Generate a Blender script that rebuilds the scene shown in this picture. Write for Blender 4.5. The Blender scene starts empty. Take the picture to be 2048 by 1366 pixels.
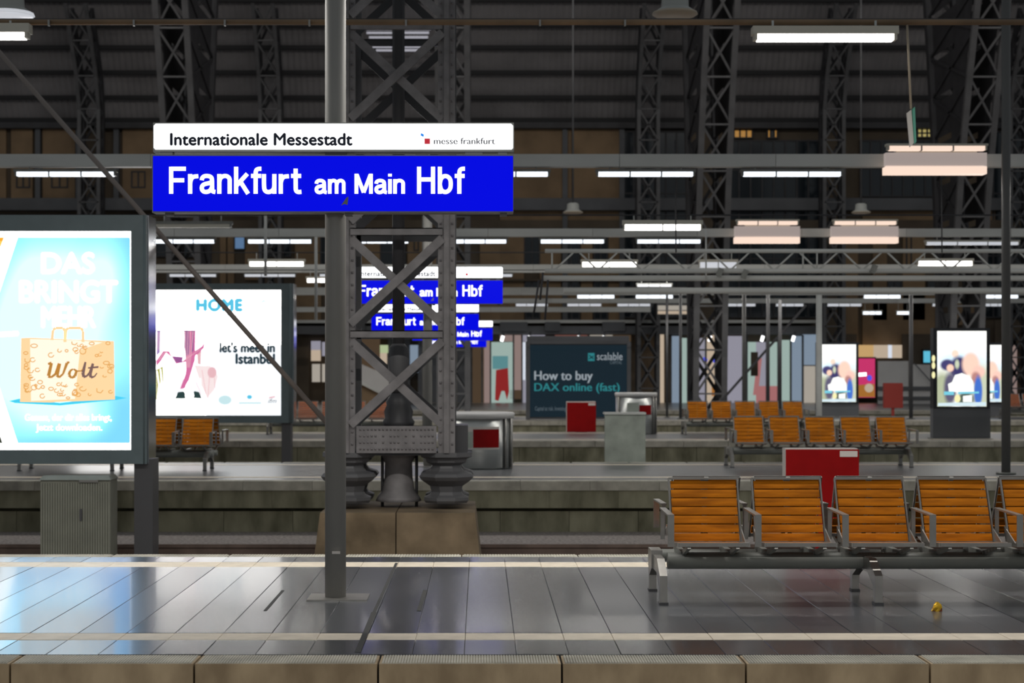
import bpy, math, random
from mathutils import Vector
random.seed(7)
S = bpy.context.scene
COL = S.collection
# ---------------------------------------------------------------- camera, world, lights, exposure
F, H, PX, PY = 3500.0, 1.63, 960.0, 740.0          # focal length in pixels of the 2048 px frame, eye height, vanishing point
cam = bpy.data.cameras.new('camera'); camo = bpy.data.objects.new('camera', cam); COL.objects.link(camo)
camo.location = (0, 0, H); camo.rotation_euler = (math.pi / 2, 0, 0)
cam.sensor_width = 36.0; cam.lens = F / 2048 * 36
cam.shift_x = (1024 - PX) / 2048; cam.shift_y = (PY - 683) / 2048
cam.clip_start = 0.1; cam.clip_end = 400
cam.dof.use_dof = True; cam.dof.focus_distance = 12.3; cam.dof.aperture_fstop = 3.5
S.camera = camo
w = bpy.data.worlds.new('night'); S.world = w; w.use_nodes = True
w.node_tree.nodes['Background'].inputs[0].default_value = (0.9, 0.96, 1.0, 1)
w.node_tree.nodes['Background'].inputs[1].default_value = 0.20
S.view_settings.view_transform = 'Standard'; S.view_settings.look = 'None'
S.view_settings.exposure = 0.0; S.view_settings.gamma = 1.0; S.view_settings.use_curve_mapping = False
S.cycles.use_denoising = True
S.cycles.max_bounces = 6; S.cycles.sample_clamp_indirect = 6.0

def area(name, loc, sx, sy, power, color=(1, .96, .9), rot=(0, 0, 0)):
    l = bpy.data.lights.new(name, 'AREA'); l.shape = 'RECTANGLE'; l.size = sx; l.size_y = sy; l.energy = power; l.color = color
    o = bpy.data.objects.new(name, l); o.location = loc; o.rotation_euler = rot; COL.objects.link(o)
# lamp rows that hang over the near platforms, above and behind the frame
area('lamp_row_near_platform', (0.5, 13.8, 5.0), 13, .12, 480)
area('lamp_row_opposite_platform', (0.5, -2.5, 5.0), 16, .12, 1000)
for dd, pw in ((28.4, 420), (43.4, 480), (58.8, 520), (74.3, 560)):
    area('lamp_row', (2, dd, 4.72), 38, .12, pw)
area('hall_fill_light', (0, 40, 24.0), 50, .4, 2600, (1, .93, .85), (math.radians(72), 0, 0))  # added fill light, unseen, to brighten the far roof and ribs

# ---------------------------------------------------------------- helpers
def W(px, py, d): return Vector(((px - PX) * d / F, d, H - (py - PY) * d / F))
def X(px, d): return (px - PX) * d / F
def Z(py, d): return H - (py - PY) * d / F
WO = {}
class MB:
    def __init__(s): s.v = []; s.f = []; s.sm = set()
    def add(s, vs, fs, smooth=False):
        n = len(s.v); s.v += [Vector(v) for v in vs]
        for f in fs:
            if smooth: s.sm.add(len(s.f))
            s.f.append(tuple(i + n for i in f))
        return s
    def box(s, x0, x1, y0, y1, z0, z1, b=0.0):
        if b <= 0:
            vs = [(x, y, z) for x in (x0, x1) for y in (y0, y1) for z in (z0, z1)]
            return s.add(vs, [(0, 1, 3, 2), (4, 6, 7, 5), (0, 4, 5, 1), (2, 3, 7, 6), (0, 2, 6, 4), (1, 5, 7, 3)])
        # top edges chamfered
        r0 = [(x0, y0), (x1, y0), (x1, y1), (x0, y1)]; r1 = [(x0 + b, y0 + b), (x1 - b, y0 + b), (x1 - b, y1 - b), (x0 + b, y1 - b)]
        vs = [(x, y, z0) for x, y in r0] + [(x, y, z1 - b) for x, y in r0] + [(x, y, z1) for x, y in r1]
        fs = [(3, 2, 1, 0), (8, 9, 10, 11)]
        for k in (0, 4):
            for i in range(4): j = (i + 1) % 4; fs.append((k + i, k + j, k + 4 + j, k + 4 + i))
        return s.add(vs, fs)
    def bar(s, p, q, a, b=None, up=(0, 0, 1)):
        b = b or a; p = Vector(p); q = Vector(q); t = (q - p).normalized(); u = Vector(up)
        if abs(t.dot(u)) > .98: u = Vector((0, 1, 0))
        r = t.cross(u).normalized(); u = r.cross(t)
        vs = [c + r * sx * a / 2 + u * sy * b / 2 for c in (p, q) for sx, sy in ((-1, -1), (1, -1), (1, 1), (-1, 1))]
        return s.add(vs, [(3, 2, 1, 0), (4, 5, 6, 7), (0, 1, 5, 4), (1, 2, 6, 5), (2, 3, 7, 6), (3, 0, 4, 7)])
    def tube(s, p, q, r, n=10, r2=None):
        p = Vector(p); q = Vector(q); t = (q - p).normalized(); u = Vector((0, 0, 1)) if abs(t.z) < .9 else Vector((0, 1, 0))
        a = t.cross(u).normalized(); b = a.cross(t); r2 = r if r2 is None else r2
        vs = [c + (a * math.cos(k * 2 * math.pi / n) + b * math.sin(k * 2 * math.pi / n)) * rr for c, rr in ((p, r), (q, r2)) for k in range(n)]
        s.add(vs, [(k, (k + 1) % n, n + (k + 1) % n, n + k) for k in range(n)], True)
        m = len(s.v) - 2 * n
        s.f.append(tuple(range(m + n - 1, m - 1, -1))); s.f.append(tuple(range(m + n, m + 2 * n))); return s
    def lathe(s, c, prof, n=16, sq=0, rot=0, smooth=True):
        c = Vector(c); vs = []
        for r, z in prof:
            for k in range(n):
                a = k * 2 * math.pi / n + rot; x, y = math.cos(a), math.sin(a)
                if sq:
                    m = max(abs(x), abs(y)); x, y = x / m ** sq, y / m ** sq
                vs.append(c + Vector((x * r, y * r, z)))
        fs = [(i * n + k, i * n + (k + 1) % n, (i + 1) * n + (k + 1) % n, (i + 1) * n + k) for i in range(len(prof) - 1) for k in range(n)]
        s.add(vs, fs, smooth); m = len(s.v) - len(vs)
        s.f.append(tuple(range(m + n - 1, m - 1, -1))); e = m + (len(prof) - 1) * n; s.f.append(tuple(range(e, e + n))); return s
    def prism(s, pts, ax, a0, a1):
        # outline pts in the two other axes, extruded along ax from a0 to a1
        def mk(p, a): return (a, p[0], p[1]) if ax == 'x' else (p[0], a, p[1]) if ax == 'y' else (p[0], p[1], a)
        n = len(pts); vs = [mk(p, a) for a in (a0, a1) for p in pts]
        return s.add(vs, [tuple(range(n - 1, -1, -1)), tuple(range(n, 2 * n))] + [(k, (k + 1) % n, n + (k + 1) % n, n + k) for k in range(n)])
    def build(s, name, m, parent=None, origin=None):
        lo = Vector([min(v[i] for v in s.v) for i in range(3)]); hi = Vector([max(v[i] for v in s.v) for i in range(3)])
        o = Vector(origin) if origin is not None else Vector(((lo.x + hi.x) / 2, (lo.y + hi.y) / 2, lo.z))
        me = bpy.data.meshes.new(name); me.from_pydata([v - o for v in s.v], [], s.f)
        for k in s.sm: me.polygons[k].use_smooth = True
        me.materials.append(m); me.update()
        ob = bpy.data.objects.new(name, me); COL.objects.link(ob)
        if parent is not None: ob.parent = parent; ob.location = o - WO[parent.name]
        else: ob.location = o
        WO[ob.name] = o
        return ob
def tag(o, label=None, cat=None, group=None, kind=None):
    if label: o['label'] = label
    if cat: o['category'] = cat
    if group: o['group'] = group
    if kind: o['kind'] = kind
    return o
def thing(name, label, cat, loc, group=None, kind=None):
    o = bpy.data.objects.new(name, None); COL.objects.link(o); o.location = loc; o.empty_display_size = .1
    WO[o.name] = Vector(loc); return tag(o, label, cat, group, kind)
def copy_tree(o, parent=None):
    c = o.copy(); COL.objects.link(c); c.parent = parent
    for ch in list(o.children): copy_tree(ch, c)
    return c
def place(proto, loc, label, group=None):
    c = copy_tree(proto); c.location = loc; WO[c.name] = Vector(loc); c['label'] = label
    if group: c['group'] = group
    return c
def bx(name, m, parent, x0, x1, y0, y1, z0, z1, b=0): return MB().box(x0, x1, y0, y1, z0, z1, b).build(name, m, parent)
def pbx(name, m, parent, px0, px1, py0, py1, d0, d1):      # a box whose front face at depth d0 spans these picture coordinates
    return bx(name, m, parent, X(px0, d0), X(px1, d0), d0, d1, Z(py1, d0), Z(py0, d0))

def mat(name, col, rough=.6, metal=0.0, var=0.0, scale=4.0, stretch=(1, 1, 1), bump=0.0, spec=.5, col2=None, coat=0.0, rvar=0.0):
    m = bpy.data.materials.new(name); m.use_nodes = True; nt = m.node_tree; b = nt.nodes['Principled BSDF']
    b.inputs['Base Color'].default_value = (*col, 1); b.inputs['Roughness'].default_value = rough
    b.inputs['Metallic'].default_value = metal; b.inputs['Specular IOR Level'].default_value = spec; b.inputs['Coat Weight'].default_value = coat
    if var or bump or rvar:
        tc = nt.nodes.new('ShaderNodeTexCoord'); mp = nt.nodes.new('ShaderNodeMapping'); mp.inputs['Scale'].default_value = stretch
        oi = nt.nodes.new('ShaderNodeObjectInfo'); va = nt.nodes.new('ShaderNodeVectorMath'); va.operation = 'MULTIPLY_ADD'
        va.inputs[1].default_value = (13, 17, 9); nt.links.new(oi.outputs['Random'], va.inputs[0]); nt.links.new(tc.outputs['Object'], va.inputs[2])
        nt.links.new(va.outputs[0], mp.inputs['Vector'])
        nz = nt.nodes.new('ShaderNodeTexNoise'); nz.inputs['Scale'].default_value = scale; nz.inputs['Detail'].default_value = 5
        nt.links.new(mp.outputs[0], nz.inputs['Vector'])
        if var:
            mx = nt.nodes.new('ShaderNodeMix'); mx.data_type = 'RGBA'; c2 = col2 or tuple(c * (1 - var) for c in col)
            mx.inputs[6].default_value = (*c2, 1); mx.inputs[7].default_value = (*[min(1, c * (1 + var * .6)) for c in col], 1)
            rp = nt.nodes.new('ShaderNodeMapRange'); rp.inputs[1].default_value = .32; rp.inputs[2].default_value = .68
            nt.links.new(nz.outputs[0], rp.inputs[0]); nt.links.new(rp.outputs[0], mx.inputs[0]); nt.links.new(mx.outputs[2], b.inputs['Base Color'])
        if rvar:
            rr = nt.nodes.new('ShaderNodeMapRange'); rr.inputs[1].default_value = .3; rr.inputs[2].default_value = .7
            rr.inputs[3].default_value = rough - rvar; rr.inputs[4].default_value = rough + rvar
            nt.links.new(nz.outputs[0], rr.inputs[0]); nt.links.new(rr.outputs[0], b.inputs['Roughness'])
        if bump:
            bp = nt.nodes.new('ShaderNodeBump'); bp.inputs['Strength'].default_value = bump; bp.inputs['Distance'].default_value = .02
            nt.links.new(nz.outputs[0], bp.inputs['Height']); nt.links.new(bp.outputs[0], b.inputs['Normal'])
    return m
def emis(name, col, st=1.0, matt=False):
    m = bpy.data.materials.new(name); m.use_nodes = True; b = m.node_tree.nodes['Principled BSDF']
    b.inputs['Base Color'].default_value = (*[c * .3 for c in col], 1); b.inputs['Roughness'].default_value = .25
    if matt: b.inputs['Base Color'].default_value = (.004, .004, .006, 1); b.inputs['Specular IOR Level'].default_value = .08; b.inputs['Roughness'].default_value = .6
    b.inputs['Emission Color'].default_value = (*col, 1); b.inputs['Emission Strength'].default_value = st
    return m
M = {}
M['column'] = mat('grey_painted_iron', (.19, .18, .183), .55, var=.25, scale=6, bump=.1)
M['rib'] = mat('dark_iron', (.10, .10, .105), .55, var=.2, scale=2)
M['ribdark'] = mat('dark_and_shaded_iron', (.035, .035, .04), .6, var=.3, scale=2)  # dark iron; on the far piers' rear members it is shade put into colour
M['pipe'] = mat('black_pipe_and_rear_iron', (.055, .055, .06), .5)
M['pole'] = mat('grey_pole_paint', (.24, .235, .22), .6, var=.12, scale=3, stretch=(1, 1, .3))
M['darkpole'] = mat('dark_pole_paint', (.10, .10, .098), .45)
M['galv'] = mat('galvanised_grey', (.60, .61, .585), .5, var=.15, scale=1.5, stretch=(.3, 1, 1))
M['rustpipe'] = mat('rusty_pipe', (.22, .14, .075), .6, var=.3, scale=2)
M['housing'] = mat('lamp_housing_enamel', (.58, .56, .48), .45)
M['tube'] = emis('white_lamp_tube', (1, .97, .93), 3.4)
M['tubecool'] = emis('cool_lamp_tube', (.86, .92, 1), 1.6)
M['tubedim'] = emis('dim_lamp_tube', (.9, .93, 1), .55)
M['tubewarm'] = emis('warm_lamp_tube', (1, .76, .62), .95)
M['slab'] = mat('slate_paving', (.05, .054, .062), .25, spec=.9, coat=.2)
_b = M['slab'].node_tree.nodes['Principled BSDF']; _b.inputs['Coat Roughness'].default_value = .08
_n = M['slab'].node_tree; _o = _n.nodes.new('ShaderNodeObjectInfo'); _r = _n.nodes.new('ShaderNodeMapRange'); _r.inputs[3].default_value = .21; _r.inputs[4].default_value = .29
_n.links.new(_o.outputs['Random'], _r.inputs[0]); _n.links.new(_r.outputs[0], _b.inputs['Roughness'])      # every slab is polished a little differently
_c = _n.nodes.new('ShaderNodeMix'); _c.data_type = 'RGBA'; _c.inputs[6].default_value = (.036, .039, .045, 1); _c.inputs[7].default_value = (.062, .066, .074, 1)
_n.links.new(_o.outputs['Random'], _c.inputs[0]); _n.links.new(_c.outputs[2], _b.inputs['Base Color'])
M['slabfar'] = mat('far_slate_paving', (.12, .125, .13), .32, var=.1, scale=1.5, spec=.9)
M['white'] = mat('cream_tactile_tile', (.70, .62, .50), .5, var=.12, scale=9)
M['core'] = mat('joint_mortar', (.03, .03, .03), .9)
M['stone'] = mat('stained_edge_stone', (.41, .315, .195), .75, var=.35, scale=5, stretch=(1, 1, .5), bump=.3, col2=(.28, .205, .12))
M['stonetop'] = mat('pale_and_lit_edge_stone', (.46, .44, .37), .7, var=.3, scale=4, bump=.2)
M['oldstone'] = mat('mossy_old_stone', (.25, .24, .165), .85, var=.5, scale=3, stretch=(1, 1, .4), bump=.4, col2=(.12, .115, .07))
M['plinth'] = mat('brown_sandstone', (.19, .14, .085), .85, var=.45, scale=2.2, bump=.5, col2=(.10, .072, .04))
M['ballast'] = mat('track_bed_gravel', (.34, .30, .28), .9, var=.5, scale=22, bump=.6)
M['rail'] = mat('rusty_rail', (.15, .105, .085), .7, var=.3, scale=4)
M['tan'] = mat('tan_sandstone', (.26, .175, .10), .85, var=.25, scale=.7, bump=.2)
M['wall'] = mat('dark_brown_wall', (.11, .085, .06), .9, var=.3, scale=.5)
M['greywall'] = mat('grey_fascia', (.115, .12, .13), .7, var=.2, scale=.6)
M['glassdark'] = mat('dark_window_glass', (.012, .018, .024), .12, spec=.6)
M['roof'] = mat('corrugated_roof_sheet', (.21, .20, .205), .6, var=.25, scale=.4)
M['purlin'] = mat('dark_purlin', (.012, .012, .014), .7)
M['wood'] = mat('orange_varnished_wood', (.47, .15, .004), .55, spec=.1, var=.35, scale=14, stretch=(.25, 1, 2), col2=(.31, .092, .002))
M['wooddark'] = mat('red_brown_wood', (.27, .065, .012), .45, var=.3, scale=10, stretch=(.25, 1, 2))
M['steel'] = mat('brushed_steel', (.34, .33, .31), .32, metal=.75, var=.1, scale=8)
M['steeldark'] = mat('dark_beam_steel', (.20, .205, .19), .4, metal=.4, var=.15, scale=6)
M['bin'] = mat('polished_bin_steel', (.42, .43, .42), .3, metal=.85)
M['beamgrey'] = mat('grey_bench_beam', (.22, .23, .21), .45, var=.1)
M['bracerod'] = mat('grey_brown_rod', (.22, .185, .165), .5)
M['chrome'] = mat('bright_chrome', (.75, .76, .8), .14, metal=1.0)
M['frame'] = mat('green_grey_frame', (.115, .155, .165), .42, var=.08, scale=6)
M['framedark'] = mat('dark_post', (.075, .075, .08), .45)
M['black'] = mat('black_casing', (.012, .014, .018), .3)
M['cabinet'] = mat('grey_green_cabinet', (.24, .245, .20), .6, var=.12, scale=5)
M['panelgrey'] = mat('pale_green_grey_sheet', (.38, .42, .37), .45, var=.25, scale=3)
M['red'] = mat('red_enamel', (.27, .003, .004), .55, var=.1, scale=5, spec=.12)
M['palered'] = mat('faded_red_enamel', (.50, .07, .055), .5)
M['paper'] = mat('white_sticker', (.62, .58, .54), .6)
M['green'] = mat('green_enamel', (.05, .32, .22), .4)
M['lampbell'] = mat('pale_lamp_metal', (.34, .35, .33), .4)
M['bellrim'] = mat('warm_lamp_rim', (.42, .35, .26), .45)
M['gold'] = mat('yellow_foil', (.85, .5, .03), .3, metal=.5)
M['blueE'] = emis('backlit_blue_panel', (.0, .002, .76), 1.0, True)
M['blueF'] = emis('backlit_far_blue_panel', (.045, .03, .72), 1.0, True)
M['whiteE'] = emis('backlit_white_panel', (.97, .98, 1.0), 2.4)
M['letter'] = emis('backlit_white_letter', (1, 1, 1), 1.6)
M['navy'] = mat('navy_print', (.004, .012, .04), .5)
M['greyprint'] = mat('grey_print', (.20, .21, .24), .5)
M['redprint'] = emis('backlit_red_print', (.55, .0, .02), .8)
M['bluedash'] = emis('backlit_blue_print', (.0, .22, .85), .9)

def text(body, x0, x1, base, cap, d, m, parent, name='lettering', bold=0.0, shear=0.0, space=1.0):
    """flat printed letters: the line spans x0..x1, stands on base and is cap tall (picture coordinates at depth d)"""
    cu = bpy.data.curves.new('letters', 'FONT'); cu.body = body; cu.size = 1; cu.shear = shear; cu.resolution_u = 4; cu.space_character = space
    ob = bpy.data.objects.new('letters', cu); COL.objects.link(ob)
    me = bpy.data.meshes.new_from_object(ob.evaluated_get(bpy.context.evaluated_depsgraph_get()))
    bpy.data.objects.remove(ob); bpy.data.curves.remove(cu)
    xs = [v.co.x for v in me.vertices]; ys = [v.co.y for v in me.vertices]; a, b, t = min(xs), max(xs), max(ys)
    k = d / F; mb = MB(); cp = [(0, 0)] if bold <= 0 else [(-bold, 0), (bold, 0), (0, 0), (0, bold), (0, -bold)] if bold > .03 else [(-bold, 0), (bold, 0), (0, 0)]
    hh = cap * k
    for n_, (ex, ey) in enumerate(cp):
        mb.add([(X(x0, d) + (v.co.x - a) / (b - a) * (x1 - x0) * k + ex * hh, d + n_ * .0001, Z(base, d) + v.co.y / t * cap * k + ey * hh) for v in me.vertices],
               [tuple(p.vertices) for p in me.polygons])
    bpy.data.meshes.remove(me)
    return mb.build(name, m, parent)
def poly(pts, d, m, parent, name='print'):                 # flat print, outline in picture coordinates at depth d
    return MB().add([W(x, y, d) for x, y in pts], [tuple(range(len(pts)))]).build(name, m, parent)
def strokes(lines, d, m, parent, name='print', wd=2.0):    # flat printed lines of varying width
    mb = MB()
    for ln in lines:
        for (x0, y0, *a), (x1, y1, *b) in zip(ln, ln[1:]):
            w0 = a[0] if a else wd; w1 = b[0] if b else wd; L = math.hypot(x1 - x0, y1 - y0) or 1; nx, ny = -(y1 - y0) / L, (x1 - x0) / L
            mb.add([W(x0 + nx * w0 / 2, y0 + ny * w0 / 2, d), W(x1 + nx * w1 / 2, y1 + ny * w1 / 2, d), W(x1 - nx * w1 / 2, y1 - ny * w1 / 2, d), W(x0 - nx * w0 / 2, y0 - ny * w0 / 2, d)], [(0, 1, 2, 3)])
    return mb.build(name, m, parent)
GLY = {'F': (.66, [[(.08, 0), (.08, 1)], [(.08, .925), (.62, .925)], [(.08, .50), (.56, .50)]]), 'r': (.40, [[(.08, 0), (.08, .73)], [(.08, .40), (.11, .54), (.19, .635), (.38, .65)]]),
       'a': (.60, [[(.07, .50), (.09, .60), (.18, .66), (.32, .66), (.43, .61), (.45, .5), (.45, .16), (.47, .08), (.57, .065)], [(.45, .43), (.33, .39), (.17, .36), (.08, .29), (.07, .17), (.13, .08), (.25, .06), (.38, .11), (.45, .24)]]),
       'n': (.58, [[(.08, 0), (.08, .73)], [(.08, .42), (.10, .57), (.22, .66), (.36, .66), (.46, .57), (.46, .42), (.46, 0)]]), 'k': (.57, [[(.08, 0), (.08, 1)], [(.49, .74), (.11, .32)], [(.23, .46), (.52, 0)]]),
       'f': (.38, [[(.19, 0), (.19, .72), (.20, .87), (.28, .925), (.40, .925)], [(.02, .66), (.39, .66)]]), 'u': (.58, [[(.08, .73), (.08, .28), (.10, .13), (.19, .06), (.33, .07), (.44, .17), (.46, .3)], [(.46, .73), (.46, 0)]]),
       't': (.41, [[(.19, .93), (.19, .25), (.20, .11), (.27, .06), (.40, .07)], [(.02, .66), (.39, .66)]]), 'm': (.88, [[(.08, 0), (.08, .73)], [(.08, .42), (.10, .57), (.20, .66), (.32, .66), (.41, .57), (.41, .42), (.41, 0)], [(.41, .42), (.44, .57), (.54, .66), (.66, .66), (.75, .57), (.75, .42), (.75, 0)]]),
       'M': (.90, [[(.08, 0), (.08, 1)], [(.10, .96), (.42, .06)], [(.42, .06), (.74, .96)], [(.76, 0), (.76, 1)]]), 'i': (.20, [[(.08, 0), (.08, .73)], [(.08, .86), (.08, 1)]]),
       'H': (.74, [[(.08, 0), (.08, 1)], [(.60, 0), (.60, 1)], [(.08, .53), (.60, .53)]]), 'b': (.58, [[(.08, 0), (.08, 1)], [(.08, .40), (.12, .57), (.23, .66), (.36, .65), (.47, .55), (.49, .36), (.47, .18), (.36, .07), (.23, .06), (.12, .15), (.08, .32)]])}
def sans(body, x0, x1, base, cap, d, m, parent, wd=.155):
    """the station's grotesque lettering, drawn as even strokes"""
    L = []; pen = 0.0
    for ch in body:
        adv, st_ = GLY[ch]
        for p in st_:
            if len(p) > 3:
                for _ in range(2): p = [p[0]] + [q for a, b in zip(p, p[1:]) for q in ((a[0] * .75 + b[0] * .25, a[1] * .75 + b[1] * .25), (a[0] * .25 + b[0] * .75, a[1] * .25 + b[1] * .75))] + [p[-1]]
            L.append([(pen + x, y) for x, y in p])
        pen += adv + .035
    lo = min(x for l in L for x, y in l) - wd / 2; hi = max(x for l in L for x, y in l) + wd / 2; sx = (x1 - x0) / (hi - lo); mb = MB()
    for l in L:
        n = len(l); sd = []
        for i in range(n):
            a = l[max(0, i - 1)]; b = l[min(n - 1, i + 1)]; tx, ty = b[0] - a[0], b[1] - a[1]; q = math.hypot(tx, ty); sd.append((-ty / q * wd / 2, tx / q * wd / 2))
        v = [W(x0 + (x + e * nx - lo) * sx, base - (y + e * ny) * cap, d) for (x, y), (nx, ny) in zip(l, sd) for e in (1, -1)]
        mb.add(v, [(2 * i, 2 * i + 1, 2 * i + 3, 2 * i + 2) for i in range(n - 1)])
    return mb.build('lettering', m, parent)
def disc(cx, cy, rx, ry, n=14, a0=0): return [(cx + rx * math.cos(k * 2 * math.pi / n + a0), cy + ry * math.sin(k * 2 * math.pi / n + a0)) for k in range(n)]

# ---------------------------------------------------------------- ground, platforms
gr = bx('floor', M['ballast'], None, -60, 60, 4, 96, -1.3, -.76); tag(gr, 'grey brown gravel track bed between the platforms', kind='structure')

def grid_copies(proto_fn, spots, parent, tilt=0.0):
    """first spot builds the piece, the others copy it"""
    first = None
    for (x, y, z) in spots:
        if first is None:
            first = proto_fn(); o = first
        else:
            o = first.copy(); COL.objects.link(o)
        o.location = Vector((x, y, z)) - WO[parent.name]
        if tilt: o.rotation_euler = (random.gauss(0, tilt), random.gauss(0, tilt), 0)
    return first
p1 = thing('platform', 'nearest platform, glossy slate slabs with cream lines and brown edge stones', None, (0, 12.6, 0), kind='structure')
bx('platform_body', M['core'], p1, -7, 9.4, 9.84, 15.45, -.95, -.026)
# edge stones, ribbed on top
E0 = X(20, 9.74); EP = 368 * 9.74 / F
def edge_stone_mb(w_, dep, h_, ribs):
    mb = MB(); hw = w_ / 2 - .006
    mb.box(-hw, hw, 0, dep, -h_, -.006)
    n = ribs
    for k in range(n):
        x0 = -hw + .012 + k * (2 * hw - .024) / n; x1 = x0 + (2 * hw - .024) / n
        mb.add([(x0, .008, -.006), (x0 + .003, .012, 0), (x1 - .004, .012, 0), (x1 - .001, .008, -.006), (x0, dep - .01, -.006), (x0 + .003, dep - .013, 0), (x1 - .004, dep - .013, 0), (x1 - .001, dep - .01, -.006)],
               [(0, 3, 2, 1), (1, 2, 6, 5), (0, 1, 5, 4), (2, 3, 7, 6), (4, 5, 6, 7)])
    return mb
grid_copies(lambda: edge_stone_mb(EP, .285, .36, 64).build('edge_stone', M['stone'], p1, (0, 0, 0)), [(E0 + (k + .5) * EP, 9.74, 0) for k in range(-3, 9)], p1)
mb = MB()
for k in range(-2, 7): mb.box(E0 + (k + .01) * EP, E0 + (k + .99) * EP, 9.79, 10.02, -.97, -.372)
tag(mb.build('lower_edge_wall', M['oldstone'], p1), kind='stuff')
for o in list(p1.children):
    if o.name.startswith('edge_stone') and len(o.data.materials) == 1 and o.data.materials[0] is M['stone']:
        o.data.materials.append(M['stonetop'])  # rib tops paler: light from above is put into the stone's colour
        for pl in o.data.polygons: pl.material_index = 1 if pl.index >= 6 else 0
# slabs in columns of 0.30 m
SX = -.09
cols = [SX + .3 * k for k in range(-19, 26)]
def slabs(name, m, y0, y1, rows, tilt, bev=.002):
    dy = (y1 - y0) / rows
    sp = [(x + .15, y0 + dy * (r + .5), random.uniform(-.001, .001)) for r in range(rows) for x in cols]
    grid_copies(lambda: MB().box(-.1486, .1486, -dy / 2 + .0006, dy / 2 - .0006, -.025, 0, bev).build(name, m, p1, (0, 0, 0)), sp, p1, tilt)
slabs('paving_slab', M['slab'], 10.03, 10.565, 1, .0012)
slabs('tactile_tile', M['white'], 10.575, 10.84, 1, .001)
slabs('paving_slab', M['slab'], 10.85, 14.48, 1, .0005)
slabs('tactile_tile', M['white'], 14.49, 14.85, 1, .001)
slabs('paving_slab', M['slab'], 14.86, 15.26, 1, .0012)
grid_copies(lambda: edge_stone_mb(EP, .22, .3, 40).build('edge_stone', M['stonetop'], p1, (0, 0, 0)), [(.35 + k * EP, 15.27, 0) for k in range(-6, 9)], p1)
# dark expansion joints let into the paving
for a, b, wd in (((715, 1305), (748, 1225), .035), ((748, 1225), (793, 1126), .022), ((838, 1222), (850, 1180), .03), ((530, 1222), (566, 1181), .022)):
    da, db = F * H / (a[1] - PY), F * H / (b[1] - PY)
    MB().bar((X(a[0], da), da, -.002), (X(b[0], db), db, -.002), wd, .008).build('expansion_joint', M['core'], p1)
def far_platform(label, d0, d1, x0, x1, stones, line):
    p = thing('platform', label, None, ((x0 + x1) / 2, (d0 + d1) / 2, 0), kind='structure')
    bx('deck', M['slabfar'], p, x0, x1, d0 + .3, d1 - .28, -.2, -.002)
    bx('platform_body', M['oldstone'], p, x0, x1, d0 + .32, d1 - .05, -.76, -.2)
    n = int((x1 - x0) / 1.02); e0 = X(348, 25.7)
    xs = [e0 + 1.02 * k for k in range(math.ceil((x0 - e0) / 1.02), int((x1 - e0) / 1.02))]
    if stones:
        grid_copies(lambda: MB().box(-.508, .508, 0, .29, -.14, 0, .006).build('edge_stone', M['stonetop'], p, (0, 0, 0)), [(x + .5, d0, 0) for x in xs], p)
        grid_copies(lambda: MB().box(-.509, .509, 0, .27, -.40, -.141).build('wall_stone', M['oldstone'], p, (0, 0, 0)), [(x + .92, d0 + .03, 0) for x in xs], p)
        grid_copies(lambda: MB().box(-.507, .507, 0, .22, -.76, -.455).build('footing_stone', M['oldstone'], p, (0, 0, 0)), [(x + .2, d0 + .14, 0) for x in xs], p)
    else:
        mb = MB(); m2 = MB()
        for x in xs:
            mb.box(x, x + 1.01, d0, d0 + .29, -.14, 0); m2.box(x + .3, x + 1.31, d0 + .04, d0 + .31, -.76, -.15)
        tag(mb.build('edge_stones', M['stonetop'], p), kind='stuff'); tag(m2.build('wall_stones', M['oldstone'], p), kind='stuff')
    mb = MB(); m2 = MB()
    for x in xs: mb.box(x, x + .98, d1 - .28, d1, -.3, 0)
    for k in range(int((x1 - x0) / .3)): m2.box(x0 + .3 * k, x0 + .3 * k + .295, d0 + line, d0 + line + .3, -.01, .001); m2.box(x0 + .3 * k, x0 + .3 * k + .295, d1 - 1.0, d1 - .7, -.01, .001)
    tag(mb.build('rear_edge_stones', M['stonetop'], p), kind='stuff'); tag(m2.build('cream_line', M['white'], p), kind='stuff')
    return p
far_platform('second platform with mossy stone face and a cream line', 25.7, 31.0, -10, 11, True, .75)
far_platform('third platform, thin pale edge across a dark track gap', 40.2, 46.0, -14, 15.5, False, .7)
far_platform('fourth platform, a thin pale stripe under the dark billboard', 56.0, 62.0, -20, 22, False, .7)
far_platform('fifth platform in front of the lit shops', 70.0, 87.6, -26, 28, False, .7)
for dd, lb in ((22.2, 'rusty rail on the gravel just in front of the second platform'), (36.0, 'rail in the dark gap before the third platform')):
    mb = MB().box(-12, 13, dd - .035, dd + .035, -.62, -.58).box(-12, 13, dd - .01, dd + .01, -.74, -.62).box(-12, 13, dd - .07, dd + .07, -.765, -.74)
    tag(mb.build('rail', M['rail'], None), lb, 'rail')

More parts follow.
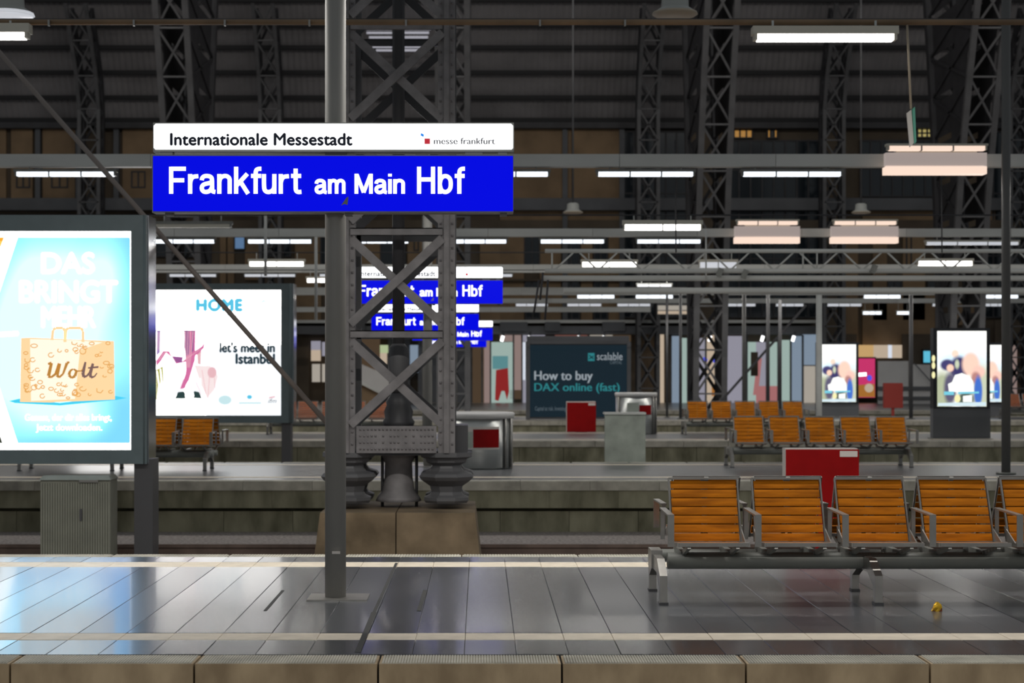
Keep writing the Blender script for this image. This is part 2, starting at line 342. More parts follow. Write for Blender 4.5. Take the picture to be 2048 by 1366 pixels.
# ---------------------------------------------------------------- far hall: roof, wall, shops
R0, YC = 31.26, 60.0
mb = MB(); xs = []; zs = []
nx = 620; x0, x1 = -45.0, 47.0
angs = [math.asin(13.7 / R0) + (math.pi / 2 - math.asin(13.7 / R0)) * (i / 14) for i in range(15)]
for i, a in enumerate(angs):
    for k in range(nx + 1):
        r = R0 + (.05 if k % 2 else 0); mb.v.append(Vector((x0 + (x1 - x0) * k / nx, YC + r * math.cos(a), r * math.sin(a))))
for i in range(14):
    for k in range(nx): q = i * (nx + 1) + k; mb.f.append((q, q + nx + 1, q + nx + 2, q + 1))
vault = tag(mb.build('ceiling', M['roof'], None), 'dark corrugated vault of the far train hall', kind='structure')
for py in (240, 195, 145, 95, 50, 0, -60):
    lo, hi = 60.0, 91.0
    for _ in range(40):
        d = (lo + hi) / 2
        if (d - YC) ** 2 + Z(py, d) ** 2 > (R0 - .25) ** 2: hi = d
        else: lo = d
    MB().bar((-45, d, Z(py, d)), (47, d, Z(py, d)), .16, .2).build('purlin', M['purlin'], vault)
# far wall
wall = thing('wall_back', 'dark far hall wall with tan stone bays', None, (0, 88, -.76), kind='structure')
D = 88.0
bx('wall_body', M['wall'], wall, -45, 47, D, D + .8, -.76, 14.6)
for a, b, c, e in ((-120, -60, 258, 402), (-45, 12, 258, 402), (22, 65, 258, 402), (85, 150, 258, 402), (245, 308, 258, 402), (330, 392, 258, 402), (420, 480, 258, 402),
                   (1020, 1143, 256, 396), (1147, 1240, 256, 396), (560, 650, 256, 396), (1000, 1245, 420, 456), (1000, 1048, 466, 640), (1080, 1122, 466, 640), (1162, 1185, 466, 640), (1217, 1243, 466, 640),
                   (1122, 1162, 536, 558), (1185, 1217, 536, 558), (1122, 1162, 584, 620), (1185, 1217, 584, 620), (1048, 1080, 584, 620), (1050, 1245, 641, 652),
                   (490, 524, 470, 560), (590, 642, 470, 640), (440, 452, 440, 570), (455, 468, 440, 570),
                   (720, 760, 440, 640), (815, 880, 440, 640), (960, 1000, 466, 640),
                   (1725, 1872, 420, 455), (1690, 1716, 456, 690), (1746, 1774, 456, 640), (1806, 1850, 456, 640), (1725, 1870, 590, 690), (1905, 1990, 420, 455), (1900, 1960, 590, 650)):
    pbx('stone_bay', M['tan'], wall, a, b, c, e, D - .18, D + .02)
for a, b, c, e, mm, dp in ((-200, 2150, 396, 420, 'greywall', .5), (-200, 2150, 244, 256, 'ribdark', .4), (-200, 2150, 440, 456, 'wall', .1), (1000, 1250, 558, 562, 'wall', .3)):
    pbx('cornice', M[mm], wall, a, b, c, e, D - dp - .2, D + .01)
for a in (75, 156, 200, 232, 318, 1244, 1130): pbx('pilaster', M['greywall'], wall, a - 5, a + 5, 256, 640 if a > 1000 else 420, D - .35, D)
wn = 0
def window(px0, px1, py0, py1, label, nxp=1, nyp=1, gm='glassdark', fm='ribdark', d=D - .22):
    global wn; wn += 1
    t = thing('window_%d' % wn, label, None, (X((px0 + px1) / 2, d), d, Z(py1, d)), kind='structure')
    a, b, lo, hi = X(px0, d), X(px1, d), Z(py1, d), Z(py0, d); fw = .07
    mb = MB().box(a, b, d, d + .16, hi - fw, hi).box(a, b, d, d + .16, lo, lo + fw).box(a, a + fw, d, d + .16, lo + fw, hi - fw).box(b - fw, b, d, d + .16, lo + fw, hi - fw)
    for k in range(1, nxp): xx = a + (b - a) * k / nxp; mb.box(xx - .04, xx + .04, d, d + .16, lo + fw, hi - fw)
    for k in range(1, nyp): zz = lo + (hi - lo) * k / nyp; mb.box(a + fw, b - fw, d + .02, d + .14, zz - .04, zz + .04)
    mb.build('window_frame', M[fm], t)
    for i in range(nxp):
        for j in range(nyp):
            bx('pane', M[gm[(i + j) % len(gm)]] if isinstance(gm, list) else M[gm], t, a + (b - a) * i / nxp + .04, a + (b - a) * (i + 1) / nxp - .04, d + .06, d + .1, lo + (hi - lo) * j / nyp + .04, lo + (hi - lo) * (j + 1) / nyp - .04)
    return t
for a, b, c, e in ((-30, -4, 342, 376), (32, 60, 342, 376), (102, 136, 342, 376), (262, 291, 342, 376), (345, 375, 342, 376), (1048, 1080, 470, 532), (1124, 1160, 470, 532), (1187, 1216, 470, 532),
                   (1124, 1160, 560, 580), (1187, 1216, 560, 580), (1048, 1080, 560, 580), (1050, 1081, 622, 640), (1127, 1160, 622, 640), (1187, 1216, 622, 640),
                   (534, 582, 484, 514), (640, 655, 470, 530), (310, 420, 484, 514), (760, 812, 470, 640), (1717, 1745, 560, 582), (1775, 1805, 560, 582), (1855, 1900, 560, 582), (1812, 1824, 466, 545)):
    window(a, b, c, e, 'small dark window in the tan stone of the far wall', 2 if b - a > 20 else 1, 1)
window(1246, 1375, 262, 636, 'tall dark glazed bay left of the middle lattice pier', 6, 6)
window(1455, 1640, 280, 636, 'wide dark glazed bay right of the middle lattice pier', 8, 6)
window(1720, 1872, 280, 394, 'dark glazed bay at the upper right', 7, 2)
window(1965, 2140, 262, 636, 'dark glazed bay at the right edge', 8, 6)
M['amber'] = emis('amber_lit_pane', (.55, .26, .04), .55)
M['yellowlit'] = emis('yellow_lit_pane', (.55, .45, .16), .7)
window(1467, 1506, 258, 277, 'amber lit strip window high on the far wall', 3, 1, 'amber')
window(1534, 1556, 258, 277, 'small amber lit window pair high on the far wall', 3, 1, ['amber', 'glassdark'])
window(1834, 1865, 256, 276, 'small yellow lit windows beside the right lattice pier', 3, 2, 'yellowlit')
M['skyblue'] = emis('blue_night_pane', (.10, .19, .34), .8)
window(467, 491, 472, 500, 'small blue lit window above the home poster', 1, 1, 'skyblue')
M['cream'] = emis('cream_lit_pane', (.85, .74, .45), .8)
window(827, 838, 478, 502, 'narrow cream lit window seen through the riveted column', 1, 1, 'cream')
# skylight louvres seen through the column
sk = thing('roof_skylight', 'pale louvred skylight seen through the top of the riveted column', 'skylight', W(795, 104, 83.6))
M['louvre'] = emis('night_sky_louvre', (.50, .50, .58), .55)
for k, (a, b, y) in enumerate(((733, 862, 58), (733, 858, 66), (738, 856, 75), (742, 850, 84), (745, 855, 94), (752, 858, 101))):
    d = 83.4 - k * .02
    pbx('louvre', M['louvre'], sk, a, 784, y - 2.5, y + 1.5, d, d + .06); pbx('louvre', M['louvre'], sk, 803, b, y - 3, y + 1.5, d, d + .06)

# ground floor: fascia, ceiling spots, shop fronts
fas = thing('trim_1', 'grey canopy fascia over the lit shops', None, (0, 86, Z(668, 86)), kind='structure')
pbx('fascia', M['greywall'], fas, 560, 1640, 652, 668, 86.0, 88.0); pbx('fascia_ledge', M['galv'], fas, 560, 1640, 640, 646, 86.2, 88.0)
for a, b in ((1000, 1055), (1090, 1120), (1205, 1250), (690, 730)): pbx('fascia_sign', M['greywall'], fas, a, b, 644, 662, 85.8, 86.0)
shop = thing('wall_shop_front', 'lit ground floor shop front under the canopy', None, (0, 87, 0), kind='structure')
SD = 87.2
def sem(nm, c, s=1.0): M[nm] = emis(nm, c, s, nm[:2] in ('d_', 'k_', 'li')); return nm
sem('lit_lilac', (.36, .35, .42), .75); sem('lit_mint', (.42, .55, .50), .75); sem('lit_blue', (.28, .36, .46), .7); sem('lit_white', (.75, .8, .9), .9)
sem('lit_pink', (.33, .24, .22), .75); sem('lit_peach', (.6, .48, .36), .8); sem('lit_red', (.40, .03, .03), .6); sem('lit_teal', (.12, .30, .32), .8)
sem('lit_orange', (.5, .2, .04), .7); sem('lit_coral', (.5, .2, .2), .7); sem('lit_spot', (1, 1, 1), 3.0); sem('lit_brick', (.24, .10, .08), .7); sem('lit_blueglow', (.08, .1, .8), 1.0); sem('lit_amber2', (.6, .38, .16), .9); sem('lit_brown', (.13, .085, .05), .5)
sem('lit_green', (.5, .6, .34), .8); sem('lit_dark', (.03, .035, .04), .5); sem('lit_magenta', (.62, .04, .16), .9); sem('lit_cyan', (.12, .55, .75), .9); sem('lit_warmwhite', (.62, .56, .48), .6)
shopn = 0
for a, b, c, e, mm in ((560, 618, 668, 812, 'wall'), (618, 660, 668, 682, 'wall'), (622, 641, 682, 700, 'lit_lilac'), (622, 641, 700, 722, 'lit_peach'), (624, 640, 728, 764, 'lit_warmwhite'), (644, 652, 684, 712, 'lit_lilac'), (644, 652, 728, 764, 'lit_warmwhite'),
        (655, 760, 668, 812, 'lit_brown'), (760, 776, 690, 706, 'lit_green'), (760, 774, 706, 728, 'lit_peach'), (776, 820, 668, 812, 'greywall'), (820, 836, 690, 745, 'lit_blue'), (836, 945, 668, 812, 'greywall'),
        (945, 968, 672, 812, 'lit_brown'), (968, 980, 676, 808, 'lit_pink'), (980, 1026, 684, 812, 'lit_mint'), (1026, 1043, 676, 780, 'lit_pink'), (1020, 1043, 780, 798, 'lit_brown'), (1043, 1051, 684, 760, 'lit_white'), (1043, 1056, 760, 812, 'lit_lilac'),
        (1000, 1042, 670, 683, 'lit_pink'), (1045, 1090, 670, 683, 'lit_lilac'), (1110, 1175, 670, 683, 'lit_brick'), (1180, 1225, 670, 683, 'lit_warmwhite'), (1225, 1262, 670, 683, 'lit_brown'),
        (1312, 1328, 668, 812, 'lit_peach'), (1328, 1344, 668, 812, 'wall'), (1344, 1362, 672, 808, 'lit_blue'), (1362, 1376, 676, 808, 'lit_mint'), (1393, 1412, 676, 806, 'lit_lilac'), (1412, 1436, 670, 806, 'lit_peach'), (1450, 1484, 672, 806, 'lit_lilac'),
        (1494, 1512, 684, 806, 'lit_mint'), (1512, 1532, 684, 772, 'lit_lilac'), (1512, 1556, 772, 806, 'lit_coral'), (1536, 1556, 684, 772, 'lit_mint'), (1558, 1582, 680, 806, 'lit_mint'), (1582, 1606, 672, 806, 'lit_blue'), (1606, 1640, 668, 730, 'lit_blue'), (1608, 1632, 732, 826, 'lit_warmwhite'),
        (1640, 1714, 668, 830, 'wall'), (1714, 1747, 690, 716, 'lit_amber2'), (1747, 1776, 690, 716, 'lit_peach'), (1776, 1784, 690, 716, 'lit_white'), (1784, 1804, 690, 716, 'lit_peach'), (1804, 1880, 668, 812, 'wall'), (1990, 2100, 640, 812, 'wall'), (2020, 2034, 690, 790, 'lit_pink')):
    dd = SD if mm.startswith('lit') else SD + .15
    pbx('shop_pane' if mm.startswith('lit') else 'shop_pier', M[mm], shop, a, b, c, e, dd, dd + .12)
pbx('hanging_board', M['wall'], shop, 1502, 1516, 704, 752, SD - .3, SD - .22); pbx('orange_panel', M['lit_orange'], shop, 1424, 1438, 768, 792, SD - .2, SD - .1)
poly([(1514, 720), (1524, 716), (1516, 790), (1506, 790)], SD - .12, M['lit_coral'], shop, 'coral_banner')
poly([(985, 712), (1016, 712), (1016, 738), (985, 738)], SD - .05, M['lit_teal'], shop, 'window_poster')
poly([(992, 740), (1016, 736), (1018, 784), (1014, 800), (1009, 782), (1003, 782), (997, 802), (990, 800)], SD - .1, M['lit_red'], shop, 'red_window_poster')
for x in (1410, 1430): poly(disc(x, 720, 5, 6), SD - .1, M['lit_blueglow'], shop, 'blue_light')
for a in (964, 981, 1027, 1044, 1342, 1362, 1376, 1412, 1450, 1494, 1534, 1557, 1582, 1606): pbx('mullion', M['greywall'], shop, a - 1.6, a + 1.6, 670, 812, SD - .25, SD - .1)
for k, px in enumerate((1005, 1058, 1157, 1207, 1420, 1525, 1587)):
    t = thing('ceiling_spot', '%s bright ceiling spot from the left under the shop canopy' % ('first second third fourth fifth sixth seventh'.split()[k]), 'spotlight', W(px, 676, 85.5), 'ceiling spots under the canopy')
    c = W(px, 676, 85.5); MB().tube(c + Vector((.03, 0, .1)), c + Vector((.08, .05, .30)), .06, 8).build('spot_housing', M['greywall'], t)
    MB().tube(c + Vector((-.05, 0, -.16)), c + Vector((.03, 0, .1)), .075, 8).build('spot_glass', M['lit_spot'], t)
ad = thing('shop_poster', 'pink and red backlit poster on the far wall', 'poster', W(1732, 796, 86.6))
pbx('poster_casing', M['black'], ad, 1713, 1752, 714, 798, 86.6, 87.36); pbx('poster_sheet', M['lit_magenta'], ad, 1715, 1750, 717, 795, 86.5, 86.6)
poly([(1716, 770), (1749, 768), (1750, 794), (1716, 794)], 86.48, M['lit_orange'], ad); poly(disc(1738, 776, 9, 9), 86.46, M['lit_peach'], ad); poly(disc(1739, 756, 5, 6), 86.46, M['lit_blueglow'], ad)
poly([(1717, 746), (1733, 745), (1733, 752), (1717, 753)], 86.46, M['whiteE'], ad)
sc = thing('info_screen', 'small cyan screen on the far wall left of the near kiosk', 'screen', W(1855, 726, 86.6)); pbx('casing', M['black'], sc, 1846, 1865, 698, 728, 87.1, 87.36); pbx('display', M['lit_cyan'], sc, 1848, 1863, 702, 725, 87.0, 87.1)
hd = thing('site_hoarding', 'pale grey site hoarding behind the faded red box', 'hoarding', (X(1812, 84), 84, 0))
M['hoard'] = mat('pale_hoarding', (.62, .61, .60), .6, var=.1, scale=.8)
for a, b, c in ((1756, 1817, 722), (1823, 1872, 729)): pbx('board', M['hoard'], hd, a, b, c, Z(0, 84) and 740 + F * H / 84, 84, 84.1)
pbx('rail', M['greywall'], hd, 1756, 1872, 773, 779, 83.8, 84.0); pbx('rail', M['greywall'], hd, 1756, 1872, 793, 798, 83.8, 84.0)
MB().bar(W(1828, 726, 83.7), W(1868, 770, 83.7), .05).build('prop', M['greywall'], hd)

# ---------------------------------------------------------------- far lattice piers (arched hall ribs)
def rib(label, cxpx, d_ref, width, fn_front, fn_rear, ztop, sect, pan, web=False):  # web adds dark sheets for the deep shade between the chords
    xc = X(cxpx, d_ref); t = thing('lattice_pier', label, 'pier', (xc, d_ref, -.76), 'lattice piers of the far hall')
    zs = [-.76 + pan * k for k in range(int((ztop + .76) / pan) + 1)]; hw = width / 2
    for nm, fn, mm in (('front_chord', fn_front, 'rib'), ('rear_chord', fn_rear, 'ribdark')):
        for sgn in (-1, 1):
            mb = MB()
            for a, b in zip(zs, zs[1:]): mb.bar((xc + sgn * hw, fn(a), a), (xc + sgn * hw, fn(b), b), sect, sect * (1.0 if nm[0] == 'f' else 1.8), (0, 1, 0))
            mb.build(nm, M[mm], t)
    mb = MB()
    for a, b in zip(zs, zs[1:]):
        ya, yb = fn_front(a) - .04, fn_front(b) - .04
        mb.bar((xc - hw, ya, a), (xc + hw, yb, b), .075, .04, (0, 1, 0)); mb.bar((xc + hw, ya, a), (xc - hw, yb, b), .075, .04, (0, 1, 0)); mb.bar((xc - hw, ya, a), (xc + hw, ya, a), .09, .06)
    mb.build('front_lattice', M['rib'], t)
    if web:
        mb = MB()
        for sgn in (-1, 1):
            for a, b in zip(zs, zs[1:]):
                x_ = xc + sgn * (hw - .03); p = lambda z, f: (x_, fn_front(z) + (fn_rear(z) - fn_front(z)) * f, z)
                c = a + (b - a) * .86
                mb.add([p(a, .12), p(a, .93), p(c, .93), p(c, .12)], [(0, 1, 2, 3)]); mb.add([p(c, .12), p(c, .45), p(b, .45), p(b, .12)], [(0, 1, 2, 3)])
        mb.build('web_shade', M['ribdark'], t)  # dark sheets added for the deep shade between the chords
    mb = MB()
    for sgn in (-1, 1):
        for a, b in zip(zs, zs[1:]):
            mb.bar((xc + sgn * hw, fn_front(a), a), (xc + sgn * hw, fn_rear(b), b), .1, .05, (1, 0, 0)); mb.bar((xc + sgn * hw, fn_rear(a), a), (xc + sgn * hw, fn_front(b), b), .1, .05, (1, 0, 0))
    for a, b in zip(zs, zs[1:]):
        mb.bar((xc - hw, fn_rear(a), a), (xc + hw, fn_rear(b), b), .12, .05, (0, 1, 0)); mb.bar((xc + hw, fn_rear(a), a), (xc - hw, fn_rear(b), b), .12, .05, (0, 1, 0))
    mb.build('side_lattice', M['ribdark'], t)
fb = lambda z: 62 - .0163 * z * z; rb = lambda z: 63.6 + .008 * z * z
for lb, px in (('big lattice pier rising behind the left end of the station name sign', 372), ('big lattice pier half hidden behind the riveted column', 907),
               ('big lattice pier at the right of centre, above the third platform bench', 1420), ('big lattice pier at the far right behind the digital kiosk', 1932)):
    rib(lb, px, 62, 1.0, fb, rb, 17.0, .2, 1.55, True)
fs = lambda z: min(84.6, YC + math.sqrt(max(1, 28.7 ** 2 - z * z))); rs = lambda z: min(85.5, YC + math.sqrt(max(1, 29.7 ** 2 - z * z)))
for lb, px in (('slim lattice pier at the far left of the hall', 178), ('slim lattice pier between the big left pier and the grey pole', 540), ('slim lattice pier left of the middle big pier', 1297),
               ('slim lattice pier right of the middle big pier', 1668), ('slim lattice pier at the right edge of the frame', 2040)):
    rib(lb, px, 84.6, .93, fs, rs, 20.0, .17, 1.5)

# ---------------------------------------------------------------- beams with lamps beneath
def beam(label, d, y0, y1, xa, xb, name='cable_beam'):
    t = thing(name, label, 'beam', ((xa + xb) / 2, d, Z(y1, d)))
    n = max(1, round((xb - xa) / 2.6)); L = (xb - xa) / n
    for k in range(n): bx('tray_section', M['galv'], t, xa + L * k + .004, xa + L * (k + 1) - .004, d, d + .22, Z(y1, d), Z(y0, d))
    return t
beam('wide grey cable beam across the frame behind the station name sign', 28.5, 308, 333, -13, 15)
beam('grey cable beam over the third platform', 43.5, 457, 473, -18, 21)
beam('grey cable beam over the fourth platform', 59, 529, 545, -19, 20)
beam('thin grey cable beam over the fifth platform', 74.5, 575, 590, -9, 26)
beam('thin grey cable beam in front of the far wall', 80, 597, 606, -2, 27)
beam('thin grey cable beam just above the shop canopy', 82, 614, 624, -22, 8)
rp = thing('overhead_pipe', 'thin rusty pipe across the top of the frame', 'pipe', (0, 18, Z(50, 18)))
MB().tube((-10, 18, Z(44.5, 18)), (12, 18, Z(44.5, 18)), .03, 8).build('pipe', M['rustpipe'], rp)
MB().tube((-10, 18.08, Z(36, 18)), (12, 18.08, Z(36, 18)), .012, 6).build('wire', M['ribdark'], rp)
for x in (98, 268, 450, 619, 812, 1080, 1250): MB().bar(W(x, 40, 17.96), W(x, 52, 17.96), .02, .04).build('clip', M['steel'], rp)
WORD = 'first second third fourth fifth sixth seventh eighth ninth tenth'.split()
def lamp(px0, px1, py, th, d, label, tube='tube', stem_to=None, hh=1.1, group=None, brackets=2, hm='housing'):
    k = d / F; c = W((px0 + px1) / 2, py, d); t = thing('tube_lamp', label, 'lamp', c, group)
    a, b = X(px0, d), X(px1, d); r = th * k / 2; zt = c.z + r
    bx('housing', M[hm], t, a - .05, b + .05, d - .07, d + .09, zt, zt + hh * th * k)
    mb = MB().box(a, b, d - .06, d + .06, c.z - r, zt); mb.build('tube', M[tube], t)
    for xx in (a - .035, b + .005): bx('end_cap', M[hm], t, xx, xx + .03, d - .062, d + .062, c.z - r * .8, zt)
    for i in range(brackets): xx = a + (b - a) * (i + 1) / (brackets + 1); bx('bracket', M['steeldark'], t, xx - .012, xx + .012, d - .066, d + .066, c.z - r - .006, zt)
    if stem_to:
        for xx in (a + (b - a) * .12, a + (b - a) * .88): MB().tube((xx, d + .03, zt + hh * th * k * .8), (xx, d + .03, stem_to), .012, 6).build('stem', M['galv'], t)
    return t
zb = Z(44, 18)
lamp(-215, 51, 72.5, 12, 17.9, 'bright tube lamp cut off at the upper left edge', stem_to=zb, hh=1.5, brackets=0)
lamp(1514, 1785, 76, 13, 17.9, 'brightest tube lamp, hanging at the upper right', stem_to=zb, hh=1.2, brackets=0)
for k, (a, b) in enumerate(((35, 228), (905, 1095), (1197, 1385), (1487, 1680))):
    lamp(a, b, 348.5, 8.5, 28.6, '%s thin tube lamp from the left under the wide cable beam' % WORD[k], 'tubecool', Z(332, 28.6), .6, 'tube lamps under the wide beam', hm='steeldark')
def twin(x0_, x1_, d, yt, tt, yb, tb, label, hang):
    t = lamp(x0_ + 6, x1_ - 6, yt, tt, d - .3, label, 'tubewarm', None, .5)
    pbx('stand_in_glow', M['stand_in_glow'], t, x0_, x1_, yt + tt * .9, yb - tb * .6, d - .3, d - .14)  # glowing panel stands in for the tubes' light on beam and reflector
    pbx('lower_tube', M['tubewarm'], t, x0_, x1_, yb - tb / 2, yb + tb / 2, d - .36, d - .1); pbx('mounting_plate', M['housing'], t, x0_ + 20, x1_ - 20, yt, yb, d - .14, d)
M['stand_in_glow'] = emis('warm_beam_glow', (.55, .46, .43), .55)
twin(1772, 1974, 28.5, 297, 9, 340, 15, 'large warm twin tube lamp with a pinkish stand-in glow on the wide beam', None)
for k, (a, b) in enumerate(((306, 428), (497, 622), (692, 816), (887, 1012), (1082, 1207), (1275, 1400))):
    lamp(a, b, 483, 7, 43.6, '%s thin tube lamp from the left under the third platform beam' % WORD[k], 'tubecool', Z(471, 43.6), .6, 'tube lamps under the third platform beam', hm='steeldark')
for k, (a, b) in enumerate(((1470, 1600), (1663, 1797))): twin(a, b, 43.5, 446, 7, 480, 12, 'warm twin tube lamp with a stand-in glow on the third platform beam, %s of two' % ('left', 'right')[k], None)
lamp(1853, 2035, 487, 6, 43.6, 'dim pale tube lamp under the third platform beam at the right edge', 'tubedim', Z(471, 43.6), .6)
lamp(1250, 1400, 455, 11, 34, 'bright boxed tube lamp hanging left of two warm lamps', 'tube', Z(430, 34), .8, brackets=1)
lamp(310, 460, 452, 7, 34, 'unlit boxed tube lamp under the left end of the name sign', 'housing', Z(430, 34), .8, brackets=0, hm='steeldark')
for a, b, y, lb in ((500, 607, 528, 'bright tube lamp hanging above the home poster'), (1165, 1272, 529, 'bright tube lamp behind the left end of the truss'), (1837, 1943, 527, 'bright tube lamp behind the right end of the truss')):
    lamp(a, b, y, 9, 46.3, lb, 'tube', Z(505, 46.3), .6, brackets=1)
lamp(1400, 1472, 530, 11, 46.3, 'dim yellowish lamp behind the middle of the truss', 'tubedim', Z(505, 46.3), .5, brackets=1)
lamp(615, 662, 561, 8, 55, 'bright short tube lamp left of the grey sign pole', 'tube', Z(540, 55), .5, brackets=1)
for k, (a, b) in enumerate(((340, 432), (490, 590), (640, 720), (950, 1024), (1275, 1342))):
    lamp(a, b, 551 if a < 1100 else 571, 5, 59.1, '%s faint tube lamp from the left under the fourth platform beam' % WORD[k], 'tubedim', Z(544.6, 59.1), .4, 'faint lamps under the fourth platform beam', hm='steeldark')
for k, (a, b) in enumerate(((1155, 1228), (1272, 1345), (1728, 1800), (1965, 2035))):
    lamp(a, b, 593, 7, 74.6, '%s pale tube lamp from the left under the fifth platform beam' % WORD[k], 'tubecool', Z(589.8, 74.6), .2, 'pale lamps under the fifth platform beam', hm='steeldark')
for k, (a, b) in enumerate(((1032, 1095), (1135, 1202), (1235, 1300), (1455, 1510), (1552, 1606), (1655, 1722), (1865, 1900), (1965, 2010))):
    lamp(a, b, 610, 5, 80.1, '%s small pale lamp from the left in the row above the shop canopy' % WORD[k], 'tubedim', Z(605.8, 80.1), .2, 'small pale lamps above the canopy', hm='steeldark')
lamp(1726, 1762, 626, 6, 80.1, 'small bright lamp left of the slim pole over the hoarding', 'tubecool', Z(605, 80.1), .4); lamp(1794, 1818, 626, 6, 80.1, 'short bright lamp just left of the slim pole over the hoarding', 'tubecool', Z(605, 80.1), .4, brackets=0)
for d_, y_ in ((34, 430), (46.3, 505), (55, 540)):
    tag(MB().tube((-16, d_ + .03, Z(y_, d_)), (17, d_ + .03, Z(y_, d_)), .016, 6).build('carrier_wire', M['ribdark'], None), 'thin dark carrier wire across the hall holding the %s lamps' % {34: 'bright boxed', 46.3: 'truss level', 55: 'short bright'}[d_], 'wire')
sg = thing('lit_shop_sign', 'warm white lit sign box above the shops left of the middle pier', 'sign', W(1345, 630, 82)); pbx('sign_casing', M['greywall'], sg, 1314, 1376, 605, 630, 82, 82.3); pbx('sign_face', M['lit_warmwhite'], sg, 1316, 1374, 611, 620, 81.9, 82); pbx('sign_face', M['lit_peach'], sg, 1316, 1374, 622, 628, 81.9, 82)

# ---------------------------------------------------------------- bell pendants, exit flag, hanging rods
def bell(px, py, w_px, d, label, rod_top, glow=False):
    k = d / F; t = thing('bell_lamp', label, 'lamp', W(px, py, d)); c = W(px, py, d); r = w_px * k / 2
    MB().lathe(c, [(r * .98, 0), (r, r * .08), (r * .8, r * .22), (r * .62, r * .34), (r * .58, r * .9), (r * .4, r * 1.0)], 18).build('shade', M['lampbell'], t)
    MB().lathe(c, [(r * .2, -.06 * r), (r * .9, -.05 * r), (r * 1.02, .03 * r), (r * .98, .12 * r)], 18).build('rim', M['tubedim'] if glow else M['bellrim'], t)
    MB().tube(c + Vector((0, 0, r)), (c.x, c.y, Z(rod_top, d)), .018 if d < 40 else .026, 6).build('rod', M['rib'], t)
bell(1350, 30, 90, 24, 'large pale bell lamp cut off by the top edge', -80)
bell(18, 32, 100, 20, 'lit bell lamp in the upper left corner', -80, True)
bell(1146, 426, 40, 52, 'small bell lamp on a long rod in front of the tan bay', -20)
bell(1722, 426, 38, 52, 'small bell lamp on a long rod right of the slim pier', -20)
ex = thing('flag_sign', 'narrow white and green flag sign hanging on a thin rod at the upper right', 'sign', W(1822, 292, 18))
MB().tube(W(1814, 44, 18), W(1822, 218, 18), .013, 6).build('rod', M['bellrim'], ex)
y0 = 18
MB().prism([(X(1814, y0), Z(226, y0)), (X(1823, y0), Z(219, y0)), (X(1828, y0), Z(286, y0)), (X(1820, y0), Z(294, y0))], 'y', 18, 18.03).build('sign_face', M['paper'], ex)
MB().prism([(X(1824, y0), Z(219, y0)), (X(1829, y0), Z(214, y0)), (X(1832, y0), Z(284, y0)), (X(1828, y0), Z(288, y0))], 'y', 17.98, 18.06).build('sign_edge', M['green'], ex)
for px, a, b, d, lb in ((531, 428, 552, 40, 'thin grey hanging rod above the home poster'), (632, 474, 640, 40, 'thin grey hanging rod left of the sign pole'), (1412, 460, 560, 33, 'thin cable hanging over the truss left of centre')):
    tag(MB().tube(W(px, a, d), W(px, b, d), .035 if d == 40 else .015, 6).build('hanging_rod', M['galv'], None), lb, 'rod')
tag(MB().tube(W(1350, 280, 30), W(1352, 505, 30), .012, 6).build('hanging_wire', M['ribdark'], None), 'thin dark wire crossing the bright boxed lamp', 'wire')
tag(MB().tube(W(1882, 300, 30), W(1884, 505, 30), .012, 6).build('hanging_wire', M['ribdark'], None), 'thin dark wire in front of the right lattice pier', 'wire')
tag(MB().tube(W(-60, 38, 23.2), W(684, 880, 21.3), .034, 8).build('brace_rod', M['bracerod'], None), 'long diagonal brace rod from the upper left to the column foot', 'rod')

# ---------------------------------------------------------------- truss gantry
tr = thing('truss_gantry', 'long horizontal lattice truss with pipes, spanning the right half', 'truss', (X(1500, 33), 33, Z(590, 33)))
xa, xb = X(1090, 33), 12.5
def tp(y, r, x_from=xa, nm='pipe', dd=0): MB().tube((x_from, 33 + dd, Z(y, 33)), (xb, 33 + dd, Z(y, 33)), r, 10).build(nm, M['galv'], tr)
tp(502, .04, nm='top_chord'); tp(542, .045, nm='bottom_chord'); tp(556, .055, X(1088, 33), dd=.1); tp(581, .06, X(1128, 33), dd=.1)
px = 1108; k = 0
while px < 2300:
    MB().tube(W(px, 541, 33), W(px + 40, 504, 33), .018, 6).build('brace', M['galv'], tr); MB().tube(W(px + 50, 504, 33), W(px + 88, 541, 33), .018, 6).build('brace', M['galv'], tr); px += 88
for x in (1104, 1606, 1634): MB().tube(W(x, 502, 33), W(x, 542, 33), .016, 6).build('upright', M['galv'], tr)
for x, y in ((1440, 545), (1748, 538), (1490, 548)): MB().bar(W(x - 4, y + 8, 32.93), W(x + 3, y - 8, 32.93), .06, .1).build('clamp', M['steeldark'], tr)
for a, b in ((W(1086, 545, 33), W(1080, 600, 33)), (W(1096, 560, 33), W(1090, 640, 33)), (W(1078, 560, 33), W(1068, 625, 33))): MB().tube(a, b, .02, 6).build('loose_cable', M['ribdark'], tr)
MB().tube(W(1638, 590, 33.1), (X(1638, 33.1), 33.1, -.76), .058, 10).build('support_post', M['galv'], tr)
